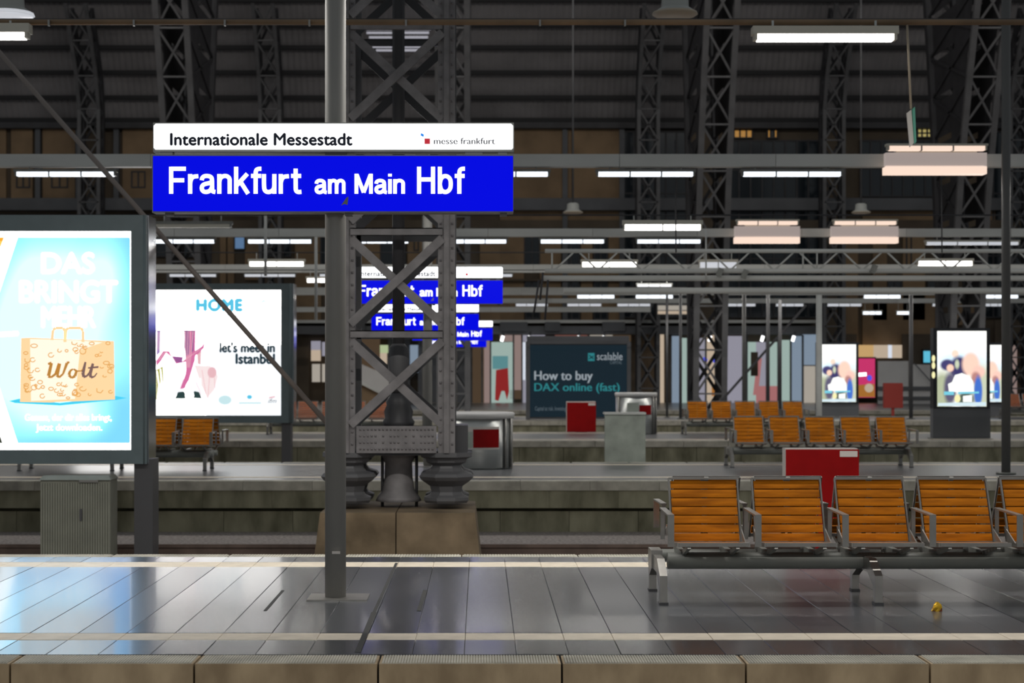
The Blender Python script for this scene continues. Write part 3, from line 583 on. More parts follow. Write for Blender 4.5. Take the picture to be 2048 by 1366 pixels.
# slim poles
for px, wd, ptop, d, mm, lb in ((2012, 18, -60, 27.4, 'darkpole', 'tall dark pole at the right edge standing on the second platform'), (1488, 8, 590, 58, 'darkpole', 'slim dark pole before the lit shops right of the middle pier'),
                              (1536, 7, 590, 58.4, 'framedark', 'slim greenish pole, left of a close pair before the shops'), (1560, 7, 600, 58.8, 'framedark', 'slim greenish pole, right of a close pair before the shops'),
                              (1822, 8, 590, 58, 'framedark', 'slim pole in front of the pale hoarding'), (1361, 6, 585, 58, 'framedark', 'slim pole left of the middle big pier'), (1334, 5, 590, 60, 'framedark', 'slimmest pole, just left of the middle big pier')):
    k = d / F; x = X(px, d); t = thing('pole', lb, 'pole', (x, d, 0))
    MB().tube((x, d, 0), (x, d, Z(ptop, d)), wd * k / 2, 12).build('shaft', M[mm], t); MB().tube((x, d, 0), (x, d, .03), wd * k * 1.1, 12).build('base_plate', M['steeldark'], t)
tag(MB().bar(W(1441, 804, 61.8), W(1612, 610, 61.8), .08).build('diagonal_brace', M['ribdark'], None), 'thin diagonal brace in front of the lit shops', 'brace')
# covered stair seen through the column
st = thing('stair_enclosure', 'pale slanted stair enclosure seen through the foot of the column', 'stair', W(748, 790, 66))
pts = [(719, 728), (764, 747), (778, 762), (776, 782), (764, 784), (719, 762)]
MB().prism([(X(a, 66), Z(b, 66)) for a, b in pts], 'y', 66, 67.2).build('cladding', M['hoard'], st)
MB().bar(W(719, 764, 65.95), W(762, 786, 65.95), .1).build('handrail', M['galv'], st); MB().prism([(X(a, 66), Z(b, 66)) for a, b in ((719, 762), (764, 784), (764, 839), (719, 839))], 'y', 66.1, 67.1).build('stair_base', M['tan'], st)

# ---------------------------------------------------------------- riveted column between the tracks
CD = 20.0; cx = X(793, CD); q = CD / F
colm = thing('riveted_column', 'riveted iron lattice column with ornate feet on a brown stone plinth', 'column', (cx, 20.5, -.76))
def cz(py): return Z(py, CD)
pts = [(X(622, 19.6), -.76), (X(966, 19.6), -.76), (X(950, 19.6), .03), (X(640, 19.6), .03)]
for s0, s1 in ((0, 1), (1, 2)):
    xm = X(792, 19.6); a = pts[0][0] if s0 == 0 else xm + .006; b = xm - .006 if s0 == 0 else pts[1][0]; a2 = pts[3][0] if s0 == 0 else xm + .006; b2 = xm - .006 if s0 == 0 else pts[2][0]
    MB().add([(a, 19.55, -.76), (b, 19.55, -.76), (b, 21.5, -.76), (a, 21.5, -.76), (a2, 19.6, .03), (b2, 19.6, .03), (b2, 21.4, .03), (a2, 21.4, .03)],
             [(3, 2, 1, 0), (4, 5, 6, 7), (0, 1, 5, 4), (1, 2, 6, 5), (2, 3, 7, 6), (3, 0, 4, 7)]).build('plinth_stone', M['plinth'], colm)
zt = 9.5; zb_ = cz(906)
for dd, sx in ((CD, -1), (CD, 1), (CD + 1.0, -1), (CD + 1.0, 1)):
    xo = cx + sx * (117 - 17) * q; hw = 17 * q; fr = dd == CD
    m_ = MB().box(xo - hw, xo + hw, dd, dd + .02, zb_, zt).box(xo - hw, xo - hw + .02, dd + .02, dd + .16, zb_, zt).box(xo + hw - .02, xo + hw, dd + .02, dd + .16, zb_, zt)
    m_.box(xo - hw * .3, xo + hw * .3, dd - .035, dd, zb_, zt)
    ch = m_.build('chord', M['column'] if fr else M['rib'], colm)  # rear chords darker: shade inside the column is put into their colour
    if fr:
        rv = MB(); z = zb_ + .1
        while z < 6.4:
            for o_ in (-.7, .68): rv.lathe((xo + hw * o_, dd, z), [(.02, 0), (.014, .02), (.004, .026)], 6) if False else rv.add([(xo + hw * o_ - .016, dd, z - .016), (xo + hw * o_ + .016, dd, z - .016), (xo + hw * o_ + .016, dd, z + .016), (xo + hw * o_ - .016, dd, z + .016), (xo + hw * o_, dd - .022, z)], [(0, 1, 4), (1, 2, 4), (2, 3, 4), (3, 0, 4)])
            z += .14
        tag(rv.build('rivets', M['column'], ch), kind='stuff')
lv = [875, 668, 463, 258, 52, -153, -358]
xl, xr = cx - 92 * q, cx + 92 * q
for fr, dd, mm in ((1, CD - .03, 'column'), (0, CD + 1.0, 'pipe')):  # rear braces near black, again inner shade as colour
    for a, b in zip(lv, lv[1:]):
        lo = (a - 20) if a < 870 else 850
        MB().bar((xl, dd, cz(lo)), (xr, dd, cz(b + 14)), .098, .03, (0, 1, 0)).build('brace', M[mm], colm)
        MB().bar((xr, dd + .04, cz(lo)), (xl, dd + .04, cz(b + 14)), .098, .03, (0, 1, 0)).build('brace', M[mm], colm)
        if b > -400: MB().box(xl, xr, dd, dd + .05, cz(b + 7), cz(b - 7)).box(xl, xr, dd, dd + .09, cz(b - 5), cz(b - 7)).build('strut', M['column'] if fr else M[mm], colm)
for sx in (-1, 1):
    for a, b in zip(lv, lv[1:]):
        MB().bar((cx + sx * 105 * q, CD + .1, cz(a)), (cx + sx * 105 * q, CD + 1.0, cz(b)), .12, .03, (1, 0, 0)).build('side_brace', M['pipe'], colm)
gp = MB().box(cx - 80 * q, cx + 80 * q, CD - .03, CD, cz(906), cz(852)).build('gusset_plate', M['column'], colm)
rv = MB()
for i in range(20):
    for j in range(4):
        if (4 <= i <= 8 or 11 <= i <= 15) and j in (1, 2) and i % 2: continue
        x_, z_ = cx + (-72 + i * 7.6) * q, cz(898 - j * 13); rv.add([(x_ - .014, CD - .03, z_ - .014), (x_ + .014, CD - .03, z_ - .014), (x_ + .014, CD - .03, z_ + .014), (x_ - .014, CD - .03, z_ + .014), (x_, CD - .05, z_)], [(0, 1, 4), (1, 2, 4), (2, 3, 4), (3, 0, 4)])
tag(rv.build('rivets', M['column'], gp), kind='stuff')
bx('cross_plate', M['pipe'], colm, cx - 100 * q, cx + 100 * q, CD + .1, CD + 1.0, cz(912), cz(904))
footp = [(.25, 1008), (.27, 1003), (.27, 997), (.20, 992), (.18, 986), (.20, 974), (.25, 968), (.30, 962), (.33, 955), (.30, 949), (.21, 944), (.18, 938), (.17, 932), (.24, 926), (.25, 919), (.31, 915), (.31, 906)]
for sx in (-1, 1):
    for dd in (CD + .28, CD + .86):
        c = Vector((cx + sx * 99 * q, dd, 0))
        MB().lathe(c, [(r, cz(y)) for r, y in footp], 8, sq=.3, rot=math.pi / 8, smooth=False).build('ornate_foot', M['rib'], colm)
MB().box(X(910, CD), X(935, CD), CD + .2, CD + .9, cz(912), cz(852)).build('side_bracket', M['pipe'], colm)
MB().box(X(655, CD), X(676, CD), CD + .2, CD + .9, cz(912), cz(858)).build('side_bracket', M['pipe'], colm)
dp = thing_pipe = MB().tube((cx, CD + .5, cz(690)), (cx, CD + .5, zt), .072, 12).build('drain_pipe', M['pipe'], colm)
MB().lathe((cx, CD + .5, 0), [(.10, cz(785)), (.12, cz(740)), (.13, cz(715)), (.11, cz(695)), (.075, cz(686))], 12).build('pipe_collar', M['rib'], colm)
MB().lathe((cx, CD + .5, 0), [(.17, cz(858)), (.19, cz(846)), (.16, cz(838)), (.17, cz(825)), (.14, cz(812)), (.15, cz(805)), (.10, cz(792)), (.07, cz(780))], 14).build('pipe_cone', M['pipe'], colm)
MB().lathe((cx, CD + .5, 0), [(.27, cz(1008)), (.25, cz(1000)), (.19, cz(985)), (.165, cz(960)), (.16, cz(930)), (.20, cz(918)), (.24, cz(906))], 16).build('centre_baluster', M['column'], colm)
for o_ in (-33, 37): MB().tube((cx + o_ * q, CD + .5, .03), (cx + o_ * q, CD + .5, cz(906)), .018, 8).build('tie_rod', M['pipe'], colm)

# ---------------------------------------------------------------- station name signs
SDp = 12.3
def station_sign(blue='blueE'):
    x_ = X(671, 12.5); t = thing('station_sign', 'large blue and white station name sign on the nearest grey pole', 'sign', (x_, 12.5, 0), 'station name signs')
    MB().tube((x_, 12.5, .01), (x_, 12.5, 5.6), 21 * 12.5 / F, 24).build('pole', M['pole'], t)
    bx('base_plate', M['steel'], t, X(612, 12.3), X(733, 12.3), 12.32, 12.68, 0, .012)
    pbx('pole_tag', M['paper'], t, 664, 680, 1103, 1108, 12.41, 12.425)
    k = 12.3
    wb = MB().box(X(306, k), X(1028, k), k, k + .13, Z(304, k), Z(245, k)).build('top_box', M['steeldark'], t)
    MB().prism([(X(a, k), Z(b, k)) for a, b in ((311, 299), (308, 296), (308, 252), (312, 248), (1022, 248), (1026, 252), (1026, 296), (1023, 299))], 'y', k - .012, k).build('top_panel', M['whiteE'], wb)
    text('Internationale Messestadt', 341, 704, 290, 23, k - .02, M['navy'], wb, bold=.05)
    text('messe frankfurt', 868, 990, 288, 12, k - .02, M['greyprint'], wb, bold=.03)
    poly([(849, 277), (860, 277), (860, 288), (849, 288)], k - .02, M['redprint'], wb, 'logo_square'); poly([(842, 266), (848, 269), (847, 274), (841, 271)], k - .02, M['bluedash'], wb, 'logo_dash')
    bb = MB().box(X(304, k), X(1027, k), k, k + .16, Z(425, k), Z(310, k)).build('name_box', M['steeldark'], t)
    pbx('name_panel', M[blue], bb, 306, 1026, 312, 422, k - .012, k)
    for s_, a, b, c_ in (('Frankfurt', 338, 607, 54), ('Hbf', 834, 934, 54), ('am', 629, 691, 40), ('Main', 709, 810, 40)): sans(s_, a, b, 387.5, c_, k - .02, M['letter'], bb, .155 if c_ > 50 else .175)
    poly([(682, 411), (693, 395), (697, 393), (695, 410), (689, 408)], k - .021, M['greyprint'], bb, 'sticker_scrap')
    for a, b in ((320, 345), (650, 692), (930, 965), (996, 1014)): pbx('bracket', M['galv'] if a != 650 else M['framedark'], t, a, b, 303, 311, k + .02, k + .1)
    for a in (330, 690, 1000): pbx('hanger', M['framedark'], t, a, a + 14, 424, 431, k + .02, k + .12)
    MB().box(X(640, k), X(702, k), k + .12, 12.58, Z(402, k), Z(330, k)).build('clamp', M['framedark'], t)
    return t
sign1 = station_sign()
bl = M['blueF']
for px_l, d, dz, lb in ((704, 29.4, 0, 'station name sign seen through the column, on the second platform'), (743, 41.3, -.18, 'station name sign just below the second one, cut by the column struts'),
                       (825, 55.3, -.18, 'station name sign fourth from the front, its right end showing Main Hbf'), (848, 71, -.18, 'farthest station name sign, its lower edge peeping out under the fourth')):
    xs_ = X(px_l, d) - (X(306, 12.3) - X(671, 12.5))
    c = place(sign1, (xs_, d + .2, dz), lb)

# ---------------------------------------------------------------- backlit poster walls
def board(label, d, ox0, ox1, oy0, oy1, sx0, sx1, sy0, sy1, posts, zfoot, dep, sheet, mb_=('frame',)):
    t = thing('poster_board', label, 'billboard', (X((ox0 + ox1) / 2, d), d + dep / 2, zfoot))
    bx('housing', M['framedark'], t, X(ox0, d) + .01, X(ox1, d) - .01, d + .06, d + dep, Z(oy1, d) + .01, Z(oy0, d) - .01)
    A = [(ox0, oy0), (ox1, oy0), (ox1, oy1), (ox0, oy1)]; B = [(sx0, sy0), (sx1, sy0), (sx1, sy1), (sx0, sy1)]
    for i in range(4):
        j = (i + 1) % 4; p4 = [A[i], A[j], B[j], B[i]]
        v = [W(a, b, d) for a, b in p4] + [W(a, b, d) + Vector((0, .06, 0)) for a, b in p4]
        MB().add(v, [(0, 1, 2, 3), (7, 6, 5, 4)] + [(m_, (m_ + 1) % 4, 4 + (m_ + 1) % 4, 4 + m_) for m_ in range(4)]).build('frame_bar', M['frame'], t)
    for px_ in (ox1 - 5, ox0 + 5): MB().tube((X(px_, d), d + .02, Z(oy1, d)), (X(px_, d), d + .02, Z(oy0, d)), 4 * d / F, 10).build('edge_trim', M['frame'], t)
    xq = X(ox1, d)
    bx('side_panel', M['chrome'], t, xq - .01, xq + .012, d + .08, d + dep, Z(oy1, d), Z(oy0, d))
    sh = MB().add([W(a, b, d + .03) for a, b in B], [(0, 1, 2, 3)]).build('poster_sheet', M[sheet], t)
    for a, b in posts: bx('post', M['framedark'], t, X(a, d), X(b, d), d + .1, d + dep - .05, zfoot, Z(oy1, d) + .05)
    return t, sh
sem('p_white', (1, 1, .99), 2.8); sem('p_blue', (.30, .70, 1.0), 1.05); sem('p_pale', (.72, .90, 1.0), 1.1); sem('p_paler', (.88, .96, 1.0), 1.15); sem('p_cyan', (.06, .58, .82), 1.0); sem('p_cyan2', (.16, .78, .92), 1.0); sem('p_orange', (1.0, .40, .03), 1.0); sem('p_yellow', (1.0, .62, .12), 1.0)
sem('p_kraft', (1.0, .68, .36), .95); sem('p_kraftlight', (1.0, .86, .70), 1.05); sem('p_kraftline', (.78, .42, .12), .85); sem('p_brown', (.55, .26, .05), .8); sem('p_mauve', (.22, .13, .12), .8); sem('p_olive', (.05, .06, .04), .8)
sem('q_white', (1, .975, .95), 3.2); sem('q_grey', (.80, .83, .86), 1.3); sem('q_cream', (.88, .90, .85), 2.0); sem('q_cyan', (.10, .56, .80), .95); sem('q_purple', (.33, .10, .30), .9); sem('q_violet', (.38, .26, .55), .9); sem('q_pink', (.66, .16, .36), .95); sem('q_rose', (.80, .48, .52), .95); sem('q_blush', (.90, .76, .76), 1.0); sem('q_olive', (.42, .42, .12), .9); sem('q_dark', (.03, .07, .07), .7); sem('q_ink', (.02, .06, .09), .5); sem('q_palecyan', (.58, .80, .84), .95)
def spotfield(name, base, glow, spots):
    m = emis(name, base, 1.0); nt = m.node_tree; b_ = nt.nodes['Principled BSDF']; tc = nt.nodes.new('ShaderNodeTexCoord'); acc = None
    for u_, v_, ru, rv, wt in spots:
        mp = nt.nodes.new('ShaderNodeMapping'); mp.vector_type = 'TEXTURE'; mp.inputs['Location'].default_value = (u_, .5, v_); mp.inputs['Scale'].default_value = (ru, 1e3, rv); nt.links.new(tc.outputs['Generated'], mp.inputs['Vector'])
        g = nt.nodes.new('ShaderNodeTexGradient'); g.gradient_type = 'QUADRATIC_SPHERE'; nt.links.new(mp.outputs[0], g.inputs['Vector'])
        mu = nt.nodes.new('ShaderNodeMath'); mu.operation = 'MULTIPLY_ADD'; mu.inputs[1].default_value = wt; nt.links.new(g.outputs['Fac'], mu.inputs[0])
        if acc: nt.links.new(acc.outputs[0], mu.inputs[2])
        else: mu.inputs[2].default_value = 0
        acc = mu
    acc.use_clamp = True; mx = nt.nodes.new('ShaderNodeMix'); mx.data_type = 'RGBA'; mx.inputs[6].default_value = (*base, 1); mx.inputs[7].default_value = (*glow, 1)
    nt.links.new(acc.outputs[0], mx.inputs[0]); nt.links.new(mx.outputs[2], b_.inputs['Emission Color']); return m
# tubes behind the sheet brighten it in soft patches
M['p_field'] = spotfield('backlit_blue_sheet', (.20, .66, 1.5), (.80, 1.9, 2.6), [(.28, .80, .34, .34, 1.5), (.55, .78, .40, .40, 1.5), (.82, .82, .26, .30, 1.2), (.25, .62, .45, .36, 1.6), (.60, .62, .55, .42, 1.8), (.12, .38, .36, .50, 2.0), (.5, .4, .9, .3, 1.0), (.35, .16, .30, .2, 1.4), (.62, .15, .34, .2, 1.5)])
# --- left poster (food delivery)
wb, ws = board('bright blue backlit poster board with a paper bag, cut by the left edge', 21.0, -520, 293, 430, 928, -490, 262, 462, 900, ((265, 302), (-500, -463)), -.76, .55, 'p_white')
dq = 21.0 + .027
poly([(-486, 475), (20, 475), (-10, 560), (-40, 890), (-486, 890)], dq, M['p_orange'], ws)
poly([(-20, 482), (6, 482), (-18, 530), (-30, 530)], dq - .001, M['p_yellow'], ws)
poly([(-60, 770), (-30, 770), (16, 886), (-60, 886)], dq - .002, M['p_olive'], ws)
poly([(8, 475), (36, 475), (-14, 625), (-20, 720), (34, 886), (5, 886), (-45, 740), (-45, 610)], dq - .003, M['p_white'], ws)
poly([(36, 475), (258, 475), (260, 477), (260, 884), (258, 886), (36, 886), (-14, 735), (-14, 625)], dq - .003, M['p_field'], ws)
for z_, pts, mm in ((.007, [(0, 664), (36, 662), (38, 667), (36, 672), (0, 674)], 'p_white'),
                    (.008, [(18, 802), (40, 797), (120, 806), (232, 792), (254, 796), (232, 800), (120, 811), (30, 806)], 'p_cyan')):
    poly(pts, dq - z_, M[mm], ws)
for s_, a, b, base, cap in (('DAS', 84, 188, 546, 40), ('BRINGT', 40, 234, 604, 42), ('MEHR', 84, 190, 654, 40)): text(s_, a, b, base, cap, dq - .010, M['p_white'], ws, bold=.05)
bag = poly([(42, 676), (60, 675), (228, 682), (230, 799), (100, 805), (40, 804)], dq - .010, M['p_kraft'], ws, 'paper_bag_print')
poly([(60, 678), (150, 680), (205, 685), (160, 700), (150, 798), (62, 802)], dq - .011, M['p_kraftlight'], ws)
for x0_, x1_ in ((104, 130), (130, 166)): strokes([[(x0_, 680), (x0_ + 2, 660), (x0_ + 7, 656), (x1_ - 4, 656), (x1_, 662), (x1_, 684)]], dq - .012, M['p_kraft'], ws, 'bag_handle', 6)
rnd = random.Random(3); ln = []
for i in range(85):
    x_, y_ = rnd.uniform(46, 224), rnd.uniform(684, 796)
    if 88 < x_ < 200 and 712 < y_ < 768: continue
    r_ = rnd.uniform(3, 7); n_ = rnd.choice((5, 6, 8)); e_ = rnd.uniform(.5, 1)
    ln.append([(x_ + r_ * math.cos(j * 6.28 / n_), y_ + e_ * r_ * math.sin(j * 6.28 / n_)) for j in range(n_ + rnd.choice((-1, 0, 1)))])
tag(strokes(ln, dq - .013, M['p_kraftline'], ws, 'bag_doodles', 1.8), kind='stuff')
for ltr, mm in (([[(96, 728, 4), (103, 726, 6), (97, 752, 7), (102, 755, 4), (111, 748, 5), (119, 727, 7), (114, 750, 7), (118, 755, 4), (126, 748, 4), (134, 726, 6), (139, 724, 3)]], 'p_brown'),
                ([[(146, 738, 3), (140, 742, 5), (138, 750, 6), (143, 756, 4), (150, 752, 6), (153, 742, 5), (147, 738, 3)], [(153, 742, 3), (162, 742, 2), (166, 738, 2)]], 'p_brown'),
                ([[(171, 724, 4), (166, 745, 7), (167, 754, 5), (174, 752, 4), (178, 746, 3)]], 'p_mauve'), ([[(186, 727, 5), (180, 748, 7), (182, 755, 5), (189, 753, 3), (194, 746, 2)], [(176, 736, 3), (197, 734, 4)]], 'p_mauve')):
    strokes(ltr, dq - .014, M[mm], ws, 'lettering')
text('Genuss, der dir alles bringt,', 50, 223, 841, 13, dq - .012, M['p_white'], ws, bold=.03); text('Jetzt downloaden.', 72, 204, 861, 13, dq - .012, M['p_white'], ws, bold=.03)
# --- Istanbul poster
hb, hs = board('white backlit home fair poster board behind the blue poster', 38.0, 128, 586, 567, 846, 150, 562, 580, 831, ((562, 580), (134, 152)), -.76, .6, 'q_white')
dq = 38.0 + .027
poly([(330, 581), (300, 830), (400, 830), (470, 831), (562, 831), (562, 581)], dq - .001, M['q_white'], hs); poly([(300, 792), (405, 800), (410, 831), (300, 831)], dq - .002, M['q_cream'], hs); poly([(412, 700), (562, 690), (562, 831), (412, 831)], dq - .002, M['q_grey'], hs)
text('HOME', 394, 484, 621, 22, dq - .004, M['q_cyan'], hs, bold=.11, space=1.1); text('textile fair', 400, 478, 633, 5, dq - .004, M['q_palecyan'], hs, bold=-.01)
text("let's meet in", 440, 549, 704, 19, dq - .004, M['q_ink'], hs, bold=.06); text('Istanbul', 472, 549, 727, 19, dq - .004, M['q_ink'], hs, bold=.065)
strokes([[(510, 598), (518, 608), (528, 600), (536, 612)], [(512, 612), (524, 604), (546, 598)]], dq - .004, M['q_palecyan'], hs, 'emblem', 2)
strokes([[(338, 633), (347, 622)]], dq - .004, M['q_dark'], hs, 'print', 1.5); strokes([[(312, 661.5), (336, 661.5)], [(354, 661.5), (401, 661.5)]], dq - .004, M['q_ink'], hs, 'curtain_rail', 1.5)
for z_, pts, mm in ((.004, [(314, 662), (321, 662), (320, 705), (313, 712)], 'q_violet'), (.004, [(368, 662), (391, 662), (390, 720), (378, 760), (366, 780), (372, 740)], 'q_pink'), (.005, [(369, 662), (378, 662), (380, 700), (374, 720), (368, 694)], 'q_purple'), (.005, [(384, 662), (388, 662), (387, 718), (382, 718)], 'q_purple'),
                    (.006, [(312, 722), (326, 702), (338, 702), (346, 716), (332, 706), (322, 722), (313, 733)], 'q_pink'), (.006, [(338, 704), (350, 722), (362, 725), (384, 706), (404, 692), (409, 684), (408, 696), (396, 708), (370, 724), (352, 728)], 'q_pink'), (.007, [(372, 712), (390, 700), (391, 712), (380, 746), (370, 776), (360, 778), (374, 740)], 'q_pink'), (.007, [(344, 712), (366, 714), (364, 726), (350, 724)], 'q_purple'),
                    (.005, [(312, 740), (326, 732), (327, 760), (320, 790), (312, 800)], 'q_olive'), (.005, [(394, 708), (403, 700), (402, 730), (395, 728)], 'q_rose'), (.005, [(388, 730), (420, 732), (436, 752), (428, 780), (414, 796), (402, 770)], 'q_blush'), (.006, disc(424, 745, 9, 11), 'q_rose'),
                    (.006, [(350, 797), (356, 784), (368, 783), (376, 797)], 'q_dark'), (.007, disc(379, 791, 9, 9), 'q_white'), (.006, [(386, 796), (388, 782), (398, 784), (404, 797)], 'q_dark'), (.005, [(380, 762), (402, 756), (404, 792), (384, 790)], 'q_grey')):
    poly(pts, dq - z_, M[mm], hs)
strokes([[(371 + 5 * k, 663, 1.5), (371 + 4 * k, 700, 1.2), (373 + 2 * k, 735, 1)] for k in range(4)] + [[(316, 664, 1.2), (315, 700, 1)], [(319, 664, 1.2), (318, 700, 1)], [(318, 720, 1.5), (328, 706, 1.2), (336, 704, 1)], [(330, 716, 1.2), (340, 708, 1), (350, 722, 1)], [(366, 722, 1.2), (384, 710, 1), (402, 697, 1)]], dq - .009, M['q_rose'], hs, 'curtain_folds')
strokes([[(382, 768, 1.5), (384, 792, 1.5)], [(392, 764, 1.2), (402, 788, 1.2)], [(404, 740, 1.2), (412, 790, 1.2)], [(420, 736, 1.2), (416, 796, 1.2)], [(428, 742, 1.2), (430, 776, 1.2)]], dq - .009, M['q_rose'], hs, 'chair_outline')
strokes([[(314, 742, 2), (318, 770, 2), (315, 796, 2)], [(321, 738, 2), (323, 762, 2), (318, 790, 2)]], dq - .009, M['q_white'], hs, 'leaf_lines')
poly([(338, 732), (366, 732), (368, 782), (350, 790), (336, 786)], dq - .0035, M['q_grey'], hs, 'chair_print')
poly(disc(450, 800, 13, 9), dq - .004, M['q_palecyan'], hs, 'sponsor_mark'); poly(disc(499, 794, 5, 4), dq - .004, M['q_cyan'], hs, 'sponsor_mark'); strokes([[(478, 806), (522, 806)]], dq - .004, M['q_palecyan'], hs, 'sponsor_mark', 3); text('ifm', 536, 553, 806, 9, dq - .004, M['q_ink'], hs, shear=.3); poly([(538, 794), (550, 792), (550, 795), (538, 797)], dq - .004, M['q_rose'], hs, 'sponsor_mark')

# --- dark finance billboard on the fourth platform
sem('d_black', (.008, .018, .026), 1.0); sem('d_white', (.30, .34, .37), 1.0); sem('d_teal', (.025, .20, .22), 1.0); sem('d_dim', (.10, .13, .15), 1.0)
fbd = thing('poster_board', 'dark billboard asking how to buy online, standing before the shops', 'billboard', (X(1156, 57), 57.2, 0)); d = 57.0
pbx('housing', M['greywall'], fbd, 1054, 1258, 672, 838, d, d + .35); pbx('top_bar', M['greywall'], fbd, 1052, 1260, 682, 688, d - .06, d)
fsn = pbx('poster_sheet', M['d_black'], fbd, 1060, 1254, 690, 834, d - .03, d)
for a, b in ((1052, 1060), (1254, 1262)): pbx('post', M['greywall'], fbd, a, b, 684, 839.5, d - .08, d)
dq = d - .04
text('How to buy', 1069, 1185, 760, 18, dq, M['d_white'], fsn, bold=.03); text('DAX online (fast)', 1069, 1239, 782, 16, dq, M['d_teal'], fsn, bold=.03); text('scalable', 1194, 1245, 720, 15, dq, M['d_white'], fsn); text('CAPITAL', 1220, 1244, 728, 6, dq, M['d_dim'], fsn)
poly([(1176, 706), (1189, 706), (1189, 722), (1176, 722)], dq, M['d_teal'], fsn, 'logo'); strokes([[(1178, 710), (1187, 718)], [(1178, 718), (1187, 712)]], dq - .01, M['d_black'], fsn, 'logo', 2)
text('Capital at risk. Investing', 1070, 1132, 821, 8, dq, M['d_dim'], fsn)

# --- digital kiosks with one and the same advert
sem('k_white', (.95, .97, .93), 1.2); sem('k_sky', (.78, .88, .95), 1.1); sem('k_navy', (.035, .03, .12), 1.0); sem('k_skin', (.80, .52, .40), 1.0); sem('k_rose', (.45, .20, .20), 1.0); sem('k_olive', (.35, .38, .22), 1.0); sem('k_blue', (.07, .16, .50), 1.0); sem('k_cyan', (.2, .65, .8), 1.0); sem('k_pale', (.70, .86, .92), 1.0); sem('k_cream', (.9, .85, .45), 1.1)
def blobs(name, base, st, layers):
    m = emis(name, base, st, True); nt = m.node_tree; b_ = nt.nodes['Principled BSDF']; tc = nt.nodes.new('ShaderNodeTexCoord'); last = None
    for u_, v_, ru, rv, c, wt in layers:
        mp = nt.nodes.new('ShaderNodeMapping'); mp.vector_type = 'TEXTURE'; mp.inputs['Location'].default_value = (u_, .5, v_); mp.inputs['Scale'].default_value = (ru, 1e3, rv); nt.links.new(tc.outputs['Generated'], mp.inputs['Vector'])
        g = nt.nodes.new('ShaderNodeTexGradient'); g.gradient_type = 'SPHERICAL'; nt.links.new(mp.outputs[0], g.inputs['Vector'])
        mu = nt.nodes.new('ShaderNodeMath'); mu.operation = 'MULTIPLY'; mu.inputs[1].default_value = wt; mu.use_clamp = True; nt.links.new(g.outputs['Fac'], mu.inputs[0])
        mx = nt.nodes.new('ShaderNodeMix'); mx.data_type = 'RGBA'; mx.inputs[6].default_value = (*base, 1); mx.inputs[7].default_value = (*c, 1); nt.links.new(mu.outputs[0], mx.inputs[0])
        if last: nt.links.new(last.outputs[2], mx.inputs[6])
        last = mx
    nt.links.new(last.outputs[2], b_.inputs['Emission Color']); return m
M['k_photo'] = blobs('advert_photo', (1.0, 1.0, .96), 1.3, [(.5, .62, .8, .16, (.62, .78, .92), 1.5), (.1, .2, .3, .36, (.38, .42, .28), 2.2), (.92, .25, .3, .4, (.50, .54, .40), 2.0), (.36, .7, .10, .07, (.80, .62, .5), 2), (.44, .50, .22, .19, (.04, .035, .12), 3.5), (.20, .55, .17, .09, (.05, .045, .14), 3),
                                                                   (.26, .24, .16, .27, (.10, .09, .15), 2.5), (.40, .56, .06, .08, (.5, .55, .4), 1.8), (.26, .51, .09, .06, (.85, .55, .42), 2.5), (.68, .56, .21, .19, (.82, .55, .44), 3), (.84, .46, .16, .1, (.78, .5, .42), 2.5), (.78, .38, .12, .1, (.42, .2, .18), 2.2), (.58, .1, .24, .13, (.08, .1, .08), 2.2), (.83, .2, .1, .24, (.05, .14, .5), 3)])
def kiosk(label, d, x0, x1, y0, y1, yb):
    t = thing('digital_kiosk', label, 'kiosk', (X((x0 + x1) / 2, d), d + .15, 0), 'digital advert kiosks')
    u = lambda a: x0 + (a - 1875) / 98 * (x1 - x0); v = lambda b: y0 + (b - 662) / 151 * (y1 - y0); sw = (x1 - x0) / 98
    pbx('casing', M['black'], t, x0 - 8 * sw, x1 + 7 * sw, y0 - 6 * sw, y1 + 4 * sw, d, d + .3)
    pbx('base', M['greywall'], t, x0 - 9 * sw, x1 + 8 * sw, y1 + 4 * sw, yb - 2, d + .02, d + .28); bx('floor_plate', M['steel'], t, X(x0 - 11 * sw, d), X(x1 + 10 * sw, d), d - .1, d + .4, 0, .02)
    s = pbx('display', M['k_photo'], t, x0, x1, y0, y1, d - .02, d); q_ = d - .025
    for n_, (mm, pts) in enumerate((('k_white', [(1910, 750), (1924, 746), (1938, 752), (1946, 762), (1948, 784), (1898, 784), (1896, 768), (1904, 764)]), ('k_cyan', [(1888, 783), (1908, 783), (1908, 790), (1888, 790)]), ('k_cyan', [(1916, 784), (1958, 783), (1958, 787), (1916, 788)]),
                      ('k_cream', disc(1915, 797, 6, 8)), ('k_white', [(1926, 792), (1944, 790), (1944, 804), (1926, 804)]), ('k_pale', [(1876, 806), (1972, 804), (1972, 812), (1876, 812)]))):
        poly([(u(a), v(b)) for a, b in pts], q_ - n_ * .0006, M[mm], s)
    return t
k1 = kiosk('nearest digital advert kiosk, a tall screen on the third platform at the right', 41.3, 1875, 1973, 662, 813, 878)
for y_ in (717, 731, 750): poly(disc(1867, y_, 3.5, 7), 41.28, M['k_cream'], k1, 'edge_light')
kiosk('digital advert kiosk on the fourth platform, left of the pink poster', 60.0, 1640, 1712, 689, 804, 835)
kiosk('digital advert kiosk half hidden behind the nearest one', 60.0, 1936, 2006, 690, 804, 835)

